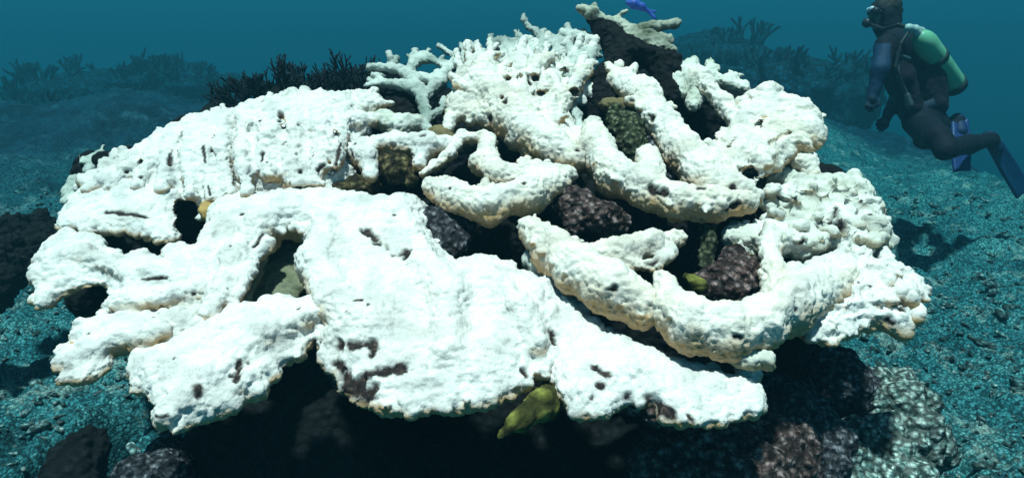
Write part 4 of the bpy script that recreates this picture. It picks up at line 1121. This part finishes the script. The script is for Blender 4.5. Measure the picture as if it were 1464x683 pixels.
# buoyancy vest
s = Solid(0.006, 0.03, 127)
s.chain([Q(1295, 72, -.02), Q(1312, 108, -.02), Q(1326, 148, -.02)], rad(27, 30, 26), k=.05)
s.chain([Q(1276, 70, -.17), Q(1290, 110, -.15), Q(1306, 150, -.12)], rad(9, 13, 12), k=.05)
s.chain([Q(1290, 56, -.06), Q(1276, 62, -.14), Q(1272, 86, -.17)], rad(7, 7, 7), k=.02)
v, f = s.build(); v = relax(v, f, 1)
n_ = vnormals(v, f); v = v + n_ * (0.012 * fbm(v, 22, 2, 5))[:, None]
ve = link_mesh('vest', v, f, plain_mat('vest', (0.009, 0.004, 0.014), .9, .5), pr)
# tank
M_TANK, t, b = mat('tank_paint', 0.35)
n1 = noise(t, objco(t), 12, 4); r1 = ramp_node(t, [(0.3, (0.14, 0.42, 0.26)), (0.7, (0.26, 0.58, 0.38))]); t.links.new(n1, r1.inputs[0]); t.links.new(r1.outputs[0], b.inputs['Base Color'])
def lathe(p0, p1, prof, sides=28):
    p0, p1 = np.array(p0), np.array(p1); d = p1 - p0; L = np.linalg.norm(d); d /= L
    u = np.cross(d, [0, 0.3, 1.0]); u /= np.linalg.norm(u); w_ = np.cross(d, u)
    V = []
    for t_, r in prof:
        for k in range(sides):
            a_ = 2 * math.pi * k / sides
            V.append(p0 + d * L * t_ + r * (u * math.cos(a_) + w_ * math.sin(a_)))
    Fc = [(j * sides + k, j * sides + (k + 1) % sides, (j + 1) * sides + (k + 1) % sides, (j + 1) * sides + k) for j in range(len(prof) - 1) for k in range(sides)]
    return np.array(V), np.array(Fc)
T0, T1 = Q(1314, 50, -.22), Q(1366, 124, .02)
v, f = lathe(T0, T1, [(-.02, .001), (-.02, .018), (0, .03), (.04, .046), (.09, .056), (.15, .061), (.9, .061), (.96, .057), (.985, .04), (1.0, .001)])
tk = link_mesh('tank', v, f, M_TANK, pr)
v, f = lathe(T0, T1, [(.90, .062), (.90, .066), (1.0, .063), (1.02, .05), (1.02, .001)])
link_mesh('tank_boot', v, f, plain_mat('rubber', (0.02, 0.03, 0.035), .7), tk)
v, f = lathe(T0, T1, [(.38, .062), (.38, .066), (.45, .066), (.45, .062)])
link_mesh('tank_band', v, f, plain_mat('webbing', (0.03, 0.05, 0.05), .8), tk)
s = Solid(0.004, 0.008, 128)
s.chain([T0, Q(1308, 42, -.23)], rad(5, 6)); s.chain([Q(1298, 40, -.24), Q(1318, 44, -.21)], rad(5, 4.5)); s.chain([Q(1300, 40, -.24), Q(1296, 50, -.22)], rad(5, 4))
v, f = s.build(); link_mesh('valve', v, f, plain_mat('chrome_valve', (0.45, 0.55, 0.55), .35), tk)
s = Solid(0.004, 0.006, 129)
s.chain([Q(1298, 40, -.24), Q(1284, 36, -.23), Q(1264, 42, -.15), Q(1246, 36, -.05)], rad(2.6, 2.6, 2.6, 2.6), k=.006)
s.chain([Q(1300, 44, -.24), Q(1288, 62, -.26), Q(1280, 96, -.25), Q(1296, 138, -.2)], rad(2.2, 2.2, 2.2, 2.4), k=.006)

v, f = s.build(); link_mesh('hose', v, f, plain_mat('hose_rubber', (0.02, 0.02, 0.025), .5), pr)
v, f = lathe(Q(1313, 148, -.01), Q(1318, 160, -.01), [(0, .104), (0, .112), (1, .112), (1, .104)], 40)
link_mesh('weight_belt', v, f, plain_mat('belt_webbing', (0.02, 0.03, 0.06), .8), pr)
s = Solid(0.004, 0.008, 132); s.chain([Q(1297, 138, -.21), Q(1301, 150, -.22)], rad(5.5, 6.5), flat=.7, up=(1, 0, 0)); v, f = s.build()
link_mesh('gauge', v, f, plain_mat('gauge_case', (0.03, 0.04, 0.05), .4), pr)
s = Solid(0.004, 0.006, 133)
s.chain([Q(1268, 60, -.185), Q(1283, 78, -.205), Q(1300, 84, -.2)], rad(2.4, 2.4, 2.4), k=.004)
s.chain([Q(1283, 78, -.205), Q(1284, 110, -.21), Q(1300, 142, -.19)], rad(2.4, 2.4, 2.4), k=.004)
v, f = s.build(); link_mesh('harness', v, f, plain_mat('harness_webbing', (0.04, 0.07, 0.10), .8), pr)
# fins: flat blades with side rails
def fin(pts, rails, foot, col):
    P3 = [Q(*q) for q in pts]
    s = Solid(0.005, 0.01, 130)
    P = np.array(P3); c = P.mean(0); vt = np.linalg.svd(P - c)[2]; n_ = vt[2]; ax = vt[0]; ay = np.cross(n_, ax)
    s._box(P, .05)
    s.ops.append(('plate', c, ax, ay, n_, np.stack([(P - c) @ ax, (P - c) @ ay], 1), (P - c) @ n_, .010, .010, .014, 0.0, 5, .008, 0.0))
    for a_, b_ in rails: s.chain([Q(*a_), Q(*b_)], rad(3, 2))
    v, f = s.build(); v = relax(v, f, 1)
    o_ = link_mesh('fin', v, f, plain_mat('fin_plastic', col, .4), pr)
    s = Solid(0.005, 0.01, 131); s.chain([Q(*q) for q in foot], rad(10.5, 9.5)); v, f = s.build(); v = relax(v, f, 1)
    link_mesh('foot_pocket', v, f, plain_mat('foot_pocket', tuple(c_ * .5 for c_ in col), .6), o_)
fin([(1362, 176, .03), (1382, 172, .03), (1390, 205, -.02), (1386, 244, -.06), (1364, 246, -.06), (1358, 210, -.02)], [((1362, 176, .03), (1365, 244, -.06)), ((1382, 172, .03), (1385, 243, -.06))], [(1369, 172, .07), (1373, 188, .02)], (0.02, 0.045, 0.17))
fin([(1414, 212, .0), (1432, 204, .0), (1456, 236, .05), (1474, 268, .1), (1454, 284, .1), (1430, 246, .05)], [((1415, 212, 0), (1454, 282, .1)), ((1431, 204, 0), (1472, 268, .1))], [(1414, 197, -.01), (1425, 212, .0)], (0.01, 0.05, 0.13))

# ================================================================== HAZE (the water between things)
me = bpy.data.meshes.new('haze')
x0, x1, y0, y1, z0, z1 = -62, 62, -62, 62, -7.2, 2.6
me.from_pydata([(x, y, z) for z in (z0, z1) for y in (y0, y1) for x in (x0, x1)], [], [(0, 2, 3, 1), (4, 5, 7, 6), (0, 1, 5, 4), (2, 6, 7, 3), (0, 4, 6, 2), (1, 3, 7, 5)])
hm = bpy.data.materials.new('water_haze'); hm.use_nodes = True
hm.node_tree.nodes.clear()
ho = N(hm.node_tree, 'ShaderNodeOutputMaterial')
pv = N(hm.node_tree, 'ShaderNodeVolumePrincipled')
pv.inputs['Color'].default_value = (0.022, 0.094, 0.132, 1)
pv.inputs['Absorption Color'].default_value = (0.0, 0.56, 0.67, 1)
pv.inputs['Density'].default_value = 0.175
pv.inputs['Anisotropy'].default_value = 0.2
hm.node_tree.links.new(pv.outputs[0], ho.inputs['Volume'])
me.materials.append(hm)
ho_ = bpy.data.objects.new('haze', me); C.objects.link(ho_)
tag(ho_, kind='stuff')
